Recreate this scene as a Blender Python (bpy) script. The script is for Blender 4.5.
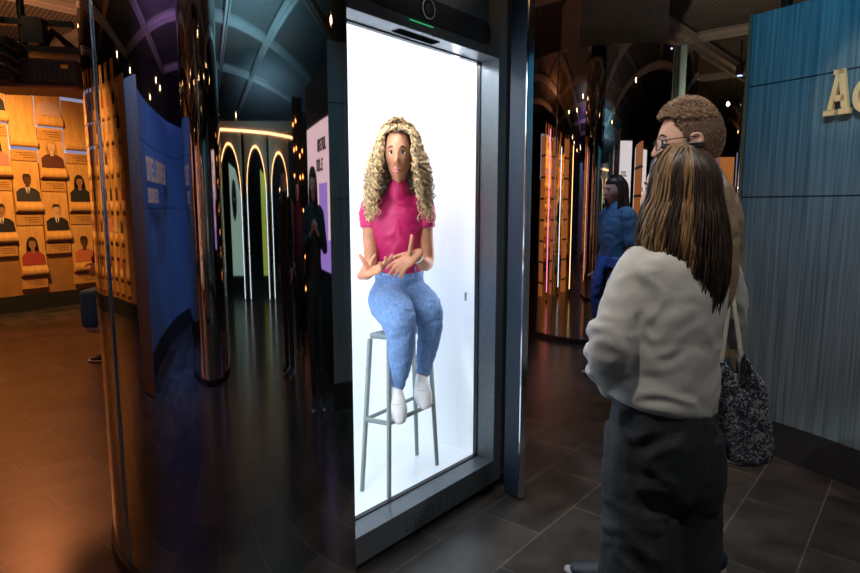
import bpy, math, random
from mathutils import Vector, Matrix, noise
V = Vector
sc = bpy.context.scene
C = sc.collection
for o in list(bpy.data.objects): bpy.data.objects.remove(o)
random.seed(7)
TH = math.radians(7.5); FP = 600.0; EYE = 1.4

# ------------------------------------------------------------------ camera, world, exposure
cd = bpy.data.cameras.new('camera'); cam = bpy.data.objects.new('camera', cd); C.objects.link(cam)
cam.location = (0, 0, EYE); cam.rotation_euler = (math.pi/2-TH, 0, 0)
cd.lens = FP/860*36; cd.sensor_width = 36; cd.clip_start = .05
sc.camera = cam
sc.view_settings.view_transform = 'Standard'; sc.view_settings.look = 'None'
sc.view_settings.exposure = 0.0; sc.view_settings.gamma = 1; sc.view_settings.use_curve_mapping = False
w = bpy.data.worlds.new('world'); sc.world = w; w.use_nodes = True
w.node_tree.nodes['Background'].inputs[0].default_value = (.25, .4, .6, 1)
w.node_tree.nodes['Background'].inputs[1].default_value = .035

def look(o, target):
    o.rotation_euler = (V(target)-o.location).to_track_quat('-Z', 'Y').to_euler()
def area(name, loc, target, sx, sy, power, col):
    l = bpy.data.lights.new(name, 'AREA'); l.shape = 'RECTANGLE'; l.size = sx; l.size_y = sy; l.energy = power; l.color = col
    o = bpy.data.objects.new(name, l); C.objects.link(o); o.location = loc; look(o, target); return o
def spot(name, loc, target, power, col, deg=50, blend=.5, r=.04):
    l = bpy.data.lights.new(name, 'SPOT'); l.energy = power; l.color = col; l.spot_size = math.radians(deg); l.spot_blend = blend
    l.shadow_soft_size = r
    o = bpy.data.objects.new(name, l); C.objects.link(o); o.location = loc; look(o, target); return o
# ceiling spotlights of the hall, plus added uplights and an added letter spot
spot('spot_on_viewers', (1.75, .75, 3.4), (.66, 1.85, 1.0), 80, (1, .95, .88), 40, .3, .015)
spot('spot_on_shoulder', (-.35, 1.35, 3.4), (.66, 1.85, 1.35), 125, (1, .92, .80), 34, .3, .012)
spot('spot_behind_viewers', (.2, -.6, 3.4), (.9, 1.9, 1.0), 7, (.95, .95, 1), 44, .5, .02)
spot('spot_teal_wall', (.9, 1.5, 3.45), (2.25, 2.75, 2.6), 230, (.0, .40, .70), 68, .9)
spot('fill_gold_letter', (1.2, 1.2, 3.3), (2.1, 3.0, 2.02), 95, (1, .72, .4), 11, .5)  # added spot to warm the gold letters, no such lamp known
spot('spot_teal_wall_low', (.9, 2.0, 3.4), (2.1, 3.0, .2), 50, (1, .6, .5), 46, .9)
spot('spot_teal_wall_end', (-.6, .3, 3.3), (.35, -.1, 1.2), 50, (.1, .6, .8), 60, .8)
spot('spot_blue_wall', (-2.9, 2.2, 3.4), (-4.6, .3, 1.2), 420, (.08, .28, 1), 80, .9)
spot('spot_blue_wall_low', (-2.6, 1.2, 3.4), (-4.3, .8, .6), 130, (.6, .6, 1), 90, 1, .3)
spot('spot_floor_warm', (-4.6, 6.6, 3.4), (-4.0, 5.2, 0), 250, (1, .30, .10), 110, .9)
spot('spot_case_front', (1.5, .3, 3.3), (-.1, 2.45, 2.55), 120, (1, .92, .85), 20, .9)
spot('fill_ceiling_mid', (-3.3, 1.6, 2.4), (-3.6, 1.4, 3.7), 50, (.8, .7, .8), 140, 1)  # added uplight, brightens the mesh and beams from below
spot('fill_ceiling_far', (-2.6, -7.0, 1.0), (-2.6, -8.6, 3.7), 500, (.3, .65, 1), 130, 1)
spot('spot_floor_warm_near', (-3.0, 4.2, 3.4), (-2.5, 3.9, 0), 60, (1, .31, .11), 110, .9)
spot('spot_portraits', (-4.6, 6.4, 3.4), (-5.6, 8.0, 1.5), 520, (1, .5, .14), 75, .9)
spot('spot_portraits_far', (-5.0, 4.2, 3.4), (-7.1, 4.4, 1.4), 420, (1, .5, .14), 85, .9)
spot('fill_ceiling_warm', (-4.3, 5.4, 2.2), (-4.7, 7.2, 3.7), 150, (1, .4, .15), 90, .9)  # this and the next three: added upward fills for the ceiling
spot('fill_ceiling_cool', (-2.0, -2.6, 1.6), (-2.2, -3.6, 3.6), 420, (.25, .7, 1), 140, .9)
spot('fill_ceiling_violet', (-4.6, .5, 2.4), (-5.4, -.6, 3.7), 160, (.5, .28, 1), 120, .9)
spot('fill_ceiling_right', (2.6, 5.6, 1.8), (3.0, 7.8, 3.6), 60, (1, .75, .5), 120, .9)
spot('spot_blue_viewer', (.6, 4.1, 3.3), (1.35, 4.9, 1.2), 70, (.1, .45, 1), 40, .7)
spot('spot_floor_right', (1.4, 4.2, 3.4), (1.2, 3.6, 0), 70, (1, .75, .55), 80, .9)
spot('spot_floor_front', (1.3, 2.5, 3.4), (1.2, 2.4, 0), 45, (.8, .85, .85), 90, .9)

# ------------------------------------------------------------------ projection helpers
def ray(px, py):
    dx = (px-430)/FP; dy = (286.5-py)/FP
    return V((dx, math.cos(TH)+dy*math.sin(TH), -math.sin(TH)+dy*math.cos(TH)))
def P(px, py, D):
    r = ray(px, py); return V((r.x/r.y*D, D, EYE+r.z/r.y*D))
def Z(px, py, z):
    r = ray(px, py); k = (z-EYE)/r.z; return V((r.x*k, r.y*k, z))
DRUM = V((-.516, 2.78)); DR = .91
def mirror_point(px, py, z, L=None):
    """where the room point seen in the mirrored drum at (px, py) stands, at height z or at path length L"""
    r = ray(px, py); h = math.hypot(r.x, r.y); x, y, s = r.x/h, r.y/h, r.z/h
    b = x*DRUM.x+y*DRUM.y; q = DRUM.length_squared-b*b; t = b-math.sqrt(DR*DR-q)
    hx, hy = x*t, y*t; nx, ny = (hx-DRUM.x)/DR, (hy-DRUM.y)/DR; d = x*nx+y*ny
    if L is None: L = (z-EYE)/s
    return V((hx+(x-2*d*nx)*(L-t), hy+(y-2*d*ny)*(L-t), EYE+s*L))

# ------------------------------------------------------------------ materials
MATS = {}
def mat(name, col, rough=.6, metal=0, emit=None, es=0, spec=None, **k):
    if name in MATS: return MATS[name]
    m = bpy.data.materials.new(name); m.use_nodes = True; b = m.node_tree.nodes['Principled BSDF']
    b.inputs['Base Color'].default_value = (*col, 1); b.inputs['Roughness'].default_value = rough; b.inputs['Metallic'].default_value = metal
    if emit: b.inputs['Emission Color'].default_value = (*emit, 1); b.inputs['Emission Strength'].default_value = es
    if spec is not None: b.inputs['Specular IOR Level'].default_value = spec
    for kk, vv in k.items(): b.inputs[kk.replace('_', ' ')].default_value = vv
    MATS[name] = m; return m
def nodes(m): return m.node_tree.nodes, m.node_tree.links, m.node_tree.nodes['Principled BSDF']
def mottled(name, c1, c2, scale=(20, 20, 20), rough=.7, bump=0, detail=4, metal=0, ramp=(.35, .65), coord='Object', bscale=None, **k):
    if name in MATS: return MATS[name]
    m = mat(name, c1, rough, metal, **k); N, L, b = nodes(m)
    tc = N.new('ShaderNodeTexCoord'); mp = N.new('ShaderNodeMapping'); mp.inputs['Scale'].default_value = scale
    nz = N.new('ShaderNodeTexNoise'); nz.inputs['Scale'].default_value = 1; nz.inputs['Detail'].default_value = detail
    cr = N.new('ShaderNodeValToRGB'); cr.color_ramp.elements[0].position = ramp[0]; cr.color_ramp.elements[1].position = ramp[1]
    cr.color_ramp.elements[0].color = (*c1, 1); cr.color_ramp.elements[1].color = (*c2, 1)
    L.new(tc.outputs[coord], mp.inputs[0]); L.new(mp.outputs[0], nz.inputs['Vector']); L.new(nz.outputs[0], cr.inputs[0]); L.new(cr.outputs[0], b.inputs['Base Color'])
    if bump:
        bp = N.new('ShaderNodeBump'); bp.inputs['Strength'].default_value = bump; bp.inputs['Distance'].default_value = .005
        L.new(nz.outputs[0], bp.inputs['Height']); L.new(bp.outputs[0], b.inputs['Normal'])
    return m
mirror = mat('polished_bronze_mirror', (.80, .74, .69), .025, 1)
chrome = mat('chrome', (.85, .85, .87), .12, 1)
dark_metal = mat('dark_metal', (.03, .032, .036), .45, .6)
black = mat('black_plastic', (.012, .012, .014), .4)
black_matt = mat('black_matt', (.008, .009, .011), .8)
frame_mat = mottled('charcoal_frame', (.135, .16, .18), (.165, .19, .21), (60, 60, 60), .34, metal=.3)
fin_mat = mat('navy_gloss_metal', (.006, .020, .042), .6, .0)
white_wall = mat('white_box_lining', (.60, .64, .68), .6, 0, (.76, .88, 1), .42)
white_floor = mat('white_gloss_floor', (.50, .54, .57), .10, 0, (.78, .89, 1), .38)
teal_mat = mottled('teal_woodgrain_panel', (.055, .095, .115), (.15, .20, .22), (70, 70, 1.6), .7, .15, 8)
blue_mat = mottled('blue_panel', (.09, .16, .28), (.12, .20, .33), (30, 30, 2), .9, .1, 5, spec=.1)
gold = mat('brushed_gold_letter', (.85, .50, .22), .5)
amber = mottled('amber_wood_panel', (.62, .33, .10), (.75, .43, .15), (30, 30, 4), .5, 0, 4)
amber2 = mottled('amber_wood_caption', (.50, .25, .075), (.62, .33, .10), (60, 60, 6), .5, 0, 4)
led_white = mat('led_white', (1, 1, 1), .5, 0, (.62, .85, 1), 2.6)
led_warm = mat('led_warm', (1, .7, .4), .5, 0, (1, .55, .22), 4)
led_pink = mat('led_pink', (1, .3, .6), .5, 0, (1, .22, .55), 3)
bulb_mat = mat('bulb_glow', (1, .8, .5), .4, 0, (1, .62, .28), 22)
backlight = mat('backlit_panel', (.8, .85, 1), .5, 0, (.62, .72, 1), .55)
brown_wood = mottled('brown_wood_edge', (.10, .06, .035), (.15, .09, .05), (40, 40, 2), .5)
denim = mottled('blue_denim', (.09, .19, .42), (.22, .37, .66), (90, 90, 45), .8, .3, 8, ramp=(.25, .75))
denim_dark = mottled('dark_denim', (.012, .04, .07), (.03, .075, .12), (60, 60, 60), .85, .3)
magenta = mottled('magenta_jersey', (.50, .006, .10), (.58, .01, .13), (30, 30, 30), .5, .1)
skin_brown = mottled('warm_brown_skin', (.48, .20, .105), (.58, .26, .14), (25, 25, 25), .5, 0, 3, Subsurface_Weight=.08)
skin_fair = mottled('fair_skin', (.62, .33, .23), (.68, .38, .28), (25, 25, 25), .5, 0, 3, Subsurface_Weight=.08)
curl_mat = mottled('honey_blonde_curls', (.14, .075, .03), (.85, .60, .30), (75, 75, 60), .45, 0, 3, ramp=(.36, .62))
root_mat = mottled('dark_hair_roots', (.035, .025, .016), (.10, .07, .04), (60, 60, 30), .5)
dark_hair = mottled('dark_brown_hair', (.020, .011, .007), (.05, .028, .016), (90, 90, 4), .36, 0, 4)
lit_hair = mottled('lit_streak_hair', (.16, .085, .035), (.30, .17, .07), (90, 90, 4), .36, 0, 4)  # light catching the dark hair, put into the strand colour
short_hair = mottled('light_brown_short_hair', (.07, .036, .02), (.13, .07, .04), (90, 90, 60), .7, 0, 4)
short_tuft = mottled('light_brown_hair_tips', (.10, .05, .028), (.46, .28, .17), (160, 160, 160), .5, 0, 2, ramp=(.35, .65))
sweater = mottled('oatmeal_knit', (.44, .42, .395), (.52, .50, .47), (420, 420, 300), .95, .15, 2)
tan_shirt = mottled('tan_shirt', (.22, .15, .09), (.27, .19, .12), (80, 80, 80), .85, .2)
black_trouser = mottled('black_trouser', (.014, .017, .021), (.032, .037, .042), (200, 200, 200), .85, .3)
blue_tee = mottled('blue_tshirt', (.05, .16, .30), (.07, .20, .36), (30, 30, 30), .8)
blue_jacket = mottled('royal_blue_jacket', (.02, .08, .35), (.03, .11, .45), (30, 30, 30), .5)
white_shoe = mottled('white_trainer', (.75, .76, .78), (.85, .86, .88), (50, 50, 50), .5)
shoe_dark = mat('navy_shoe', (.02, .028, .04), .6)
sole = mat('pale_rubber_sole', (.6, .6, .58), .6)
stool_mat = mat('grey_green_stool', (.24, .29, .29), .45)
eye_w = mat('eye_white', (.8, .78, .75), .2); eye_d = mat('iris_dark', (.02, .012, .008), .15)
lip_mat = mat('lips_rose', (.50, .16, .14), .35); brow_mat = mat('brow', (.03, .018, .012), .8)
red_coat = mat('dark_red_coat', (.10, .012, .012), .8)
clear = bpy.data.materials.new('clear_glass'); clear.use_nodes = True
_n, _l = clear.node_tree.nodes, clear.node_tree.links
_n.remove(_n['Principled BSDF'])
_t = _n.new('ShaderNodeBsdfTransparent'); _g = _n.new('ShaderNodeBsdfGlossy'); _g.inputs['Roughness'].default_value = .02
_f = _n.new('ShaderNodeLayerWeight'); _m = _n.new('ShaderNodeMixShader')
_p = _n.new('ShaderNodeMath'); _p.operation = 'POWER'; _p.inputs[1].default_value = 5; _q = _n.new('ShaderNodeMath'); _q.operation = 'MULTIPLY_ADD'; _q.inputs[1].default_value = .7; _q.inputs[2].default_value = .02
_l.new(_f.outputs['Facing'], _p.inputs[0]); _l.new(_p.outputs[0], _q.inputs[0]); _l.new(_q.outputs[0], _m.inputs[0]); _l.new(_t.outputs[0], _m.inputs[1]); _l.new(_g.outputs[0], _m.inputs[2]); _l.new(_m.outputs[0], _n['Material Output'].inputs[0])

# ------------------------------------------------------------------ mesh helpers
def catmull(pts, k=6):
    n = len(pts); out = []
    for i in range(n-1):
        a, b, c, d = pts[max(i-1, 0)], pts[i], pts[i+1], pts[min(i+2, n-1)]
        for j in range(k):
            t = j/k
            out.append(tuple(.5*(2*b[q]+(c[q]-a[q])*t+(2*a[q]-5*b[q]+4*c[q]-d[q])*t*t+(3*b[q]-a[q]-3*c[q]+d[q])*t**3) for q in range(len(b))))
    out.append(tuple(pts[-1])); return out
class G:
    def __init__(s): s.v = []; s.f = []; s.mi = []
    def add(s, vs, fs, m=0):
        o = len(s.v); s.v += [tuple(v) for v in vs]; s.f += [tuple(i+o for i in f) for f in fs]; s.mi += [m]*len(fs)
    def box(s, a, b, m=0):
        a, b = [min(x, y) for x, y in zip(a, b)], [max(x, y) for x, y in zip(a, b)]
        s.obox(V([(x+y)/2 for x, y in zip(a, b)]), V((1, 0, 0)), V((0, 1, 0)), V((0, 0, 1)), *[y-x for x, y in zip(a, b)], m)
    def obox(s, c, x, y, z, sx, sy, sz, m=0):
        c = V(c); vs = [c+x*(i*sx/2)+y*(j*sy/2)+z*(k*sz/2) for k in (-1, 1) for j in (-1, 1) for i in (-1, 1)]
        s.add(vs, [(0, 2, 3, 1), (4, 5, 7, 6), (0, 1, 5, 4), (2, 6, 7, 3), (0, 4, 6, 2), (1, 3, 7, 5)], m)
    def tube(s, pts, rad, n=12, side=None, m=0, round_=True, k=1):
        """loft; rad a number, or per point a number or (a, b): half width along `side` and across it"""
        pts = [V(p) for p in pts]
        if not isinstance(rad, (list, tuple)): rad = [rad]*len(pts)
        rad = [(r, r) if isinstance(r, (int, float)) else tuple(r) for r in rad]
        if k > 1:
            q = catmull([(*p, *r) for p, r in zip(pts, rad)], k); pts = [V(a[:3]) for a in q]; rad = [a[3:5] for a in q]
        T = []
        for i in range(len(pts)):
            t = pts[min(i+1, len(pts)-1)]-pts[max(i-1, 0)]; T.append(t.normalized() if t.length > 1e-9 else V((0, 0, 1)))
        if side is None:
            u = T[0].cross(V((0, 0, 1)));  u = u if u.length > .1 else T[0].cross(V((1, 0, 0)))
        else: u = V(side)
        P_, R_, T_ = list(pts), list(rad), list(T)
        if round_:
            a, b = min(rad[0]), min(rad[-1])
            for f, g in ((.5, .87), (.87, .5)):
                P_.insert(0, pts[0]-T[0]*a*f); R_.insert(0, (rad[0][0]*g, rad[0][1]*g)); T_.insert(0, T[0])
                P_.append(pts[-1]+T[-1]*b*f); R_.append((rad[-1][0]*g, rad[-1][1]*g)); T_.append(T[-1])
        vs = []
        for p, r, t in zip(P_, R_, T_):
            u = u-t*u.dot(t); u.normalize(); b = t.cross(u)
            for j in range(n):
                a = 2*math.pi*j/n; vs.append(p+u*(r[0]*math.cos(a))+b*(r[1]*math.sin(a)))
        N = len(P_); fs = [(i*n+j, i*n+(j+1) % n, (i+1)*n+(j+1) % n, (i+1)*n+j) for i in range(N-1) for j in range(n)]
        fs.append(tuple(reversed(range(n)))); fs.append(tuple((N-1)*n+j for j in range(n)))
        s.add(vs, fs, m)
    def ell(s, c, r, x=V((1, 0, 0)), y=V((0, 1, 0)), z=V((0, 0, 1)), n=16, h=10, m=0, fn=None):
        vs = []
        for i in range(h+1):
            t = math.pi*i/h
            for j in range(n):
                a = 2*math.pi*j/n; p = V((r[0]*math.sin(t)*math.sin(a), r[1]*math.sin(t)*math.cos(a), r[2]*math.cos(t)))
                if fn: p = fn(p)
                vs.append(V(c)+x*p.x+y*p.y+z*p.z)
        s.add(vs, [(i*n+j, (i+1)*n+j, (i+1)*n+(j+1) % n, i*n+(j+1) % n) for i in range(h) for j in range(n)], m)
    def prism(s, pts, d, m=0):
        """polygon (3D points) extruded by vector d"""
        n = len(pts); d = V(d); vs = [V(p) for p in pts]+[V(p)+d for p in pts]
        s.add(vs, [tuple(reversed(range(n))), tuple(range(n, 2*n))]+[(i, (i+1) % n, n+(i+1) % n, n+i) for i in range(n)], m)
    def lathe(s, c, prof, n=24, m=0, a0=0, a1=2*math.pi, closed=True):
        k = n if closed else n+1; vs = []
        for r, z in prof:
            for j in range(k):
                a = a0+(a1-a0)*j/n; vs.append((c[0]+r*math.cos(a), c[1]+r*math.sin(a), z))
        fs = []
        for i in range(len(prof)-1):
            for j in range(n):
                j2 = (j+1) % k; fs.append((i*k+j, i*k+j2, (i+1)*k+j2, (i+1)*k+j))
        s.add(vs, fs, m)
    def build(s, name, mats, parent=None, smooth=False, base=None, voxel=0, sm=0, fold=None, bevel=0, auto=None):
        me = bpy.data.meshes.new(name); b = V(base) if base is not None else V((0, 0, 0))
        me.from_pydata([V(v)-b for v in s.v], [], s.f)
        if not isinstance(mats, (list, tuple)): mats = [mats]
        for m in mats: me.materials.append(m)
        me.polygons.foreach_set('material_index', s.mi); me.update()
        o = bpy.data.objects.new(name, me); C.objects.link(o)
        if voxel:
            r = o.modifiers.new('r', 'REMESH'); r.mode = 'VOXEL'; r.voxel_size = voxel
            if sm: q = o.modifiers.new('s', 'SMOOTH'); q.factor = .5; q.iterations = sm
        if bevel: q = o.modifiers.new('b', 'BEVEL'); q.width = bevel; q.segments = 2; q.limit_method = 'ANGLE'
        if voxel or bevel:
            dg = bpy.context.evaluated_depsgraph_get(); ev = o.evaluated_get(dg); nm = bpy.data.meshes.new_from_object(ev)
            o.modifiers.clear(); o.data = nm; me = nm; me.name = name
            if not me.materials:
                for m in mats: me.materials.append(m)
        if fold:
            amp, fq = fold; co = [v.co.copy() for v in me.vertices]; no = [v.normal.copy() for v in me.vertices]
            for v, c, n in zip(me.vertices, co, no):
                q = V((c.x*fq[0], c.y*fq[1], c.z*fq[2])); q += V((1, 1, 1))*noise.noise(c*6)
                a = noise.noise(q); v.co = c+n*amp*((1-abs(a)*2.2)*.7+noise.noise(q*2.3)*.5)
            me.update()
        if smooth:
            me.polygons.foreach_set('use_smooth', [True]*len(me.polygons))
            if auto:
                try: me.set_sharp_from_angle(angle=math.radians(auto))
                except Exception: pass
        if parent: o.parent = parent
        return o
def tag(o, label=None, cat=None, group=None, kind=None):
    for k, v in (('label', label), ('category', cat), ('group', group), ('kind', kind)):
        if v: o[k] = v
    return o
def thing(name, label, cat, loc=(0, 0, 0), rz=0, group=None):
    o = bpy.data.objects.new(name, None); C.objects.link(o); o.location = loc; o.rotation_euler.z = rz
    o.empty_display_size = .1
    return tag(o, label, cat, group)
def copy_tree(o, parent=None):
    c = o.copy(); C.objects.link(c); c.parent = parent
    for ch in [x for x in bpy.data.objects if x.parent == o]: copy_tree(ch, c)
    return c
def wallcurve(g, pts, z0, z1, th, m=0):
    """upright wall along plan points with thickness th to the right hand of travel"""
    pts = [V(p[:2]) for p in pts]; L = []; R = []
    for i in range(len(pts)):
        t = (pts[min(i+1, len(pts)-1)]-pts[max(i-1, 0)]).normalized(); n = V((t.y, -t.x)); L.append(pts[i]); R.append(pts[i]+n*th)
    k = len(pts); vs = [(*p, z) for z in (z0, z1) for row in (L, R) for p in row]
    fs = []
    for i in range(k-1):
        fs += [(i, i+1, 2*k+i+1, 2*k+i), (k+i+1, k+i, 3*k+i, 3*k+i+1), (2*k+i, 2*k+i+1, 3*k+i+1, 3*k+i), (i+1, i, k+i, k+i+1)]
    fs += [(0, 2*k, 3*k, k), (k-1, 2*k-1, 4*k-1, 3*k-1)]
    g.add(vs, fs, m)

# ------------------------------------------------------------------ the hall: floor, walls, ceiling
fl = mat('dark_slate_tiles', (.05, .045, .04), .33); N, L, b = nodes(fl)
tc = N.new('ShaderNodeTexCoord'); mp = N.new('ShaderNodeMapping'); mp.inputs['Rotation'].default_value = (0, 0, -math.radians(50))
br = N.new('ShaderNodeTexBrick'); br.inputs['Scale'].default_value = 1; br.inputs['Brick Width'].default_value = .62; br.inputs['Row Height'].default_value = .30
br.inputs['Mortar Size'].default_value = .0035; br.inputs['Color1'].default_value = (.030, .027, .025, 1); br.inputs['Color2'].default_value = (.058, .052, .047, 1)
br.inputs['Mortar'].default_value = (.11, .10, .085, 1)
nz = N.new('ShaderNodeTexNoise'); nz.inputs['Scale'].default_value = 5; nz.inputs['Detail'].default_value = 6
mr = N.new('ShaderNodeMapRange'); mr.inputs[1].default_value = .3; mr.inputs[2].default_value = .7; mr.inputs[3].default_value = .55; mr.inputs[4].default_value = 1.5
mx = N.new('ShaderNodeVectorMath'); mx.operation = 'SCALE'
L.new(tc.outputs['Object'], mp.inputs[0]); L.new(mp.outputs[0], br.inputs['Vector']); L.new(tc.outputs['Object'], nz.inputs['Vector'])
L.new(nz.outputs[0], mr.inputs[0]); L.new(br.outputs[0], mx.inputs[0]); L.new(mr.outputs[0], mx.inputs['Scale']); L.new(mx.outputs[0], b.inputs['Base Color'])
mr2 = N.new('ShaderNodeMapRange'); mr2.inputs[3].default_value = .22; mr2.inputs[4].default_value = .42
L.new(nz.outputs[0], mr2.inputs[0]); L.new(mr2.outputs[0], b.inputs['Roughness'])
g = G(); g.box((-9, -14, -.1), (9, 15, 0)); tag(g.build('floor', fl), 'dark slate tiled floor of the hall', kind='structure')
ce = mat('dark_mesh_ceiling', (.03, .03, .03), .7); N, L, b = nodes(ce)
tc = N.new('ShaderNodeTexCoord'); mp = N.new('ShaderNodeMapping'); mp.inputs['Rotation'].default_value = (0, 0, math.radians(48))
br = N.new('ShaderNodeTexBrick'); br.inputs['Scale'].default_value = 1; br.inputs['Brick Width'].default_value = .09; br.inputs['Row Height'].default_value = .05; br.inputs['Mortar Size'].default_value = .009
br.inputs['Color1'].default_value = (.05, .05, .05, 1); br.inputs['Color2'].default_value = (.07, .07, .07, 1); br.inputs['Mortar'].default_value = (.22, .21, .20, 1)
L.new(tc.outputs['Object'], mp.inputs[0]); L.new(mp.outputs[0], br.inputs['Vector']); L.new(br.outputs[0], b.inputs['Base Color'])
CZ = 3.6
g = G(); g.box((-9, -14, CZ+.12), (9, 15, CZ+.2)); tag(g.build('ceiling', ce), 'dark open mesh ceiling', kind='structure')
wallm = mat('dark_hall_wall', (.02, .022, .026), .6)
for nm, a, b_ in (('wall_left', (-9.1, -14, 0), (-9, 15, CZ+.2)), ('wall_right', (9, -14, 0), (9.1, 15, CZ+.2)), ('wall_back', (-9, 15, 0), (9, 15.1, CZ+.2)), ('wall_front', (-9, -14.1, 0), (9, -14, CZ+.2))):
    g = G(); g.box(a, b_); tag(g.build(nm, wallm), kind='structure')
# ceiling beams: grid turned about 41 degrees, twin rails each
rail = mat('brushed_steel_rail', (.50, .47, .45), .5, .1)
da = V((math.sin(math.radians(41)), math.cos(math.radians(41)), 0)); dbv = V((da.y, -da.x, 0)); org = V((3.58, 8.55, CZ))
n = 0
for d, q, offs in ((da, dbv, (-7.2, -4.8, -2.4, 0, 2.4, 4.8)), (dbv, da, (-16.5, -13.75, -11, -8.25, -5.5, -2.75, 0, 2.75))):
    for o_ in offs:
        n += 1; c = org+q*o_+V((0, 0, .02 if d is da else .07)); g = G(); mid = c-d*(c-V((0, .5, 0))).dot(d)
        for e in (-.09, .09): g.obox(mid+q*e, d, q, V((0, 0, 1)), 27, .04, .06)
        g.obox(mid+V((0, 0, .05)), d, q, V((0, 0, 1)), 27, .26, .02)
        tag(g.build('trim_%d' % n, rail), 'twin rail steel ceiling beam', kind='structure')
g = G(); g.obox(V((3.9, 10.6, CZ-.05)), da, dbv, V((0, 0, 1)), 3.2, .7, .3)
tag(g.build('trim_30', mottled('brown_bulkhead', (.06, .045, .035), (.09, .07, .05), (8, 8, 8), .6)), 'brown ceiling bulkhead', kind='structure')

# ------------------------------------------------------------------ mirrored drums
def arc(c, r, a0, a1, n): return [(c[0]+r*math.cos(math.radians(a0+(a1-a0)*i/n)), c[1]+r*math.sin(math.radians(a0+(a1-a0)*i/n))) for i in range(n+1)]
dr = thing('mirrored_drum', 'tall bronze mirrored drum wall wrapped round the lit display case, seam line up its side', 'mirrored column', (DRUM.x, DRUM.y, 0))
g = G(); wallcurve(g, arc((0, 0), DR, -73.2, -351.5, 300), .05, CZ-.05, .03); g.build('mirror_shell', mirror, dr, smooth=True, auto=40)
g = G(); wallcurve(g, arc((0, 0), DR+.012, -73.2, -351.5, 120), 0, .055, .05); g.build('plinth', black, dr, smooth=True, auto=40)
sa = math.atan2(2.115-DRUM.y, -1.135-DRUM.x); g = G(); cx, cy = (DR+.001)*math.cos(sa), (DR+.001)*math.sin(sa)
g.tube([(cx, cy, .05), (cx, cy, CZ-.06)], .0065, 8); g.build('seam_strip', chrome, dr, smooth=True)
g = G(); g.lathe((0, 0), [(DR-.05, CZ-.06), (DR+.03, CZ-.06), (DR+.03, CZ+.1), (DR-.05, CZ+.1)], 96); g.build('top_ring', dark_metal, dr, smooth=True, auto=40)

def drum(label, x, y, r, z1, cap=None):
    t = thing('mirrored_drum', label, 'mirrored column', (x, y, 0))
    g = G(); g.lathe((0, 0), [(0, .05), (r, .05), (r, z1), (0, z1)], 160); g.build('mirror_shell', mirror, t, smooth=True, auto=40)
    g = G(); g.lathe((0, 0), [(0, 0), (r+.015, 0), (r+.015, .055), (0, .055)], 96); g.build('plinth', black, t, smooth=True, auto=40)
    if cap:
        g = G(); g.box((-cap, -cap, z1), (cap, cap, CZ+.1)); g.build('capital', mottled('grey_capital', (.22, .22, .21), (.27, .27, .26), (9, 9, 9), .7), t)
    return t
d2 = drum('round mirrored drum in the mid distance behind the woman in blue', 1.98, 6.85, .9, 2.95, .45)
for k in range(3):
    a = math.radians(-140+k*38); g = G(); g.tube([((.903)*math.cos(a), .903*math.sin(a), .05), (.903*math.cos(a), .903*math.sin(a), 2.95)], .007, 6); g.build('seam_strip', chrome, d2, smooth=True)
drum('slim mirrored column reflected in the near mirror beside the blue wall', -3.18, -.63, .66, CZ-.05)
drum('far mirrored column between the man and the teal wall', 5.0, 9.3, .55, 2.9)
g = G(); tq = V((.25, .97, 0)).normalized(); g.obox(P(671, 207, 6.35)*1.0+V((0, 0, .05)), tq, V((tq.y, -tq.x, 0)), V((0, 0, 1)), .72, .06, 3.0)
o = g.build('teal_panel', mottled('pale_teal_panel', (.16, .26, .25), (.20, .30, .29), (20, 20, 1), .5), bevel=.01)
g = G(); e = P(671, 207, 6.35)+V((0, 0, .05))+tq*.375; g.obox(e, tq, V((tq.y, -tq.x, 0)), V((0, 0, 1)), .03, .07, 3.0); g.build('wood_edge', brown_wood, o)
tag(o, 'pale teal upright panel with wooden edge beside the mid-distance drum', 'panel')

# ------------------------------------------------------------------ ring wall (teal, right) and blue wall (left)
RC = V((-.04, 2.12)); RR = 2.298
def ring_hit(px, py):
    r = ray(px, py); h = V((r.x, r.y)); s = h.length; h /= s; b = h.dot(RC); t = b+math.sqrt(RR*RR-RC.length_squared+b*b)
    return V((h.x*t, h.y*t, EYE+r.z/s*t))
a_end = math.degrees(math.atan2(3.5-RC.y, 1.8-RC.x)); a_beg = math.degrees(math.atan2(-.15-RC.y, .30-RC.x))
wl = thing('curved_wall', 'curved teal panelled wall with gold letters and dark plinth', 'wall panel'); wl['kind'] = 'thing'
for z0, z1 in ((.2, 1.455), (1.462, 2.07), (2.077, 2.46)):
    g = G(); wallcurve(g, arc(RC, RR, a_beg, a_end, 60), z0, z1, .07); g.build('panel', teal_mat, wl, smooth=True, auto=40)
g = G(); wallcurve(g, arc(RC, RR+.02, a_beg, a_end, 60), 0.2, 2.455, .03); g.build('backing', black_matt, wl, smooth=True, auto=40)
g = G(); wallcurve(g, arc(RC, RR-.005, a_beg, a_end+.2, 60), 0, .2, .09); g.build('plinth', black_matt, wl, smooth=True, auto=40)
ae = math.radians(a_end+.25); c = V((RC.x+(RR+.035)*math.cos(ae), RC.y+(RR+.035)*math.sin(ae), 1.33))
g = G(); rd = V((math.cos(ae), math.sin(ae), 0)); g.obox(c, rd, V((-rd.y, rd.x, 0)), V((0, 0, 1)), .09, .02, 2.27); g.build('wood_edge', brown_wood, wl)
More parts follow.
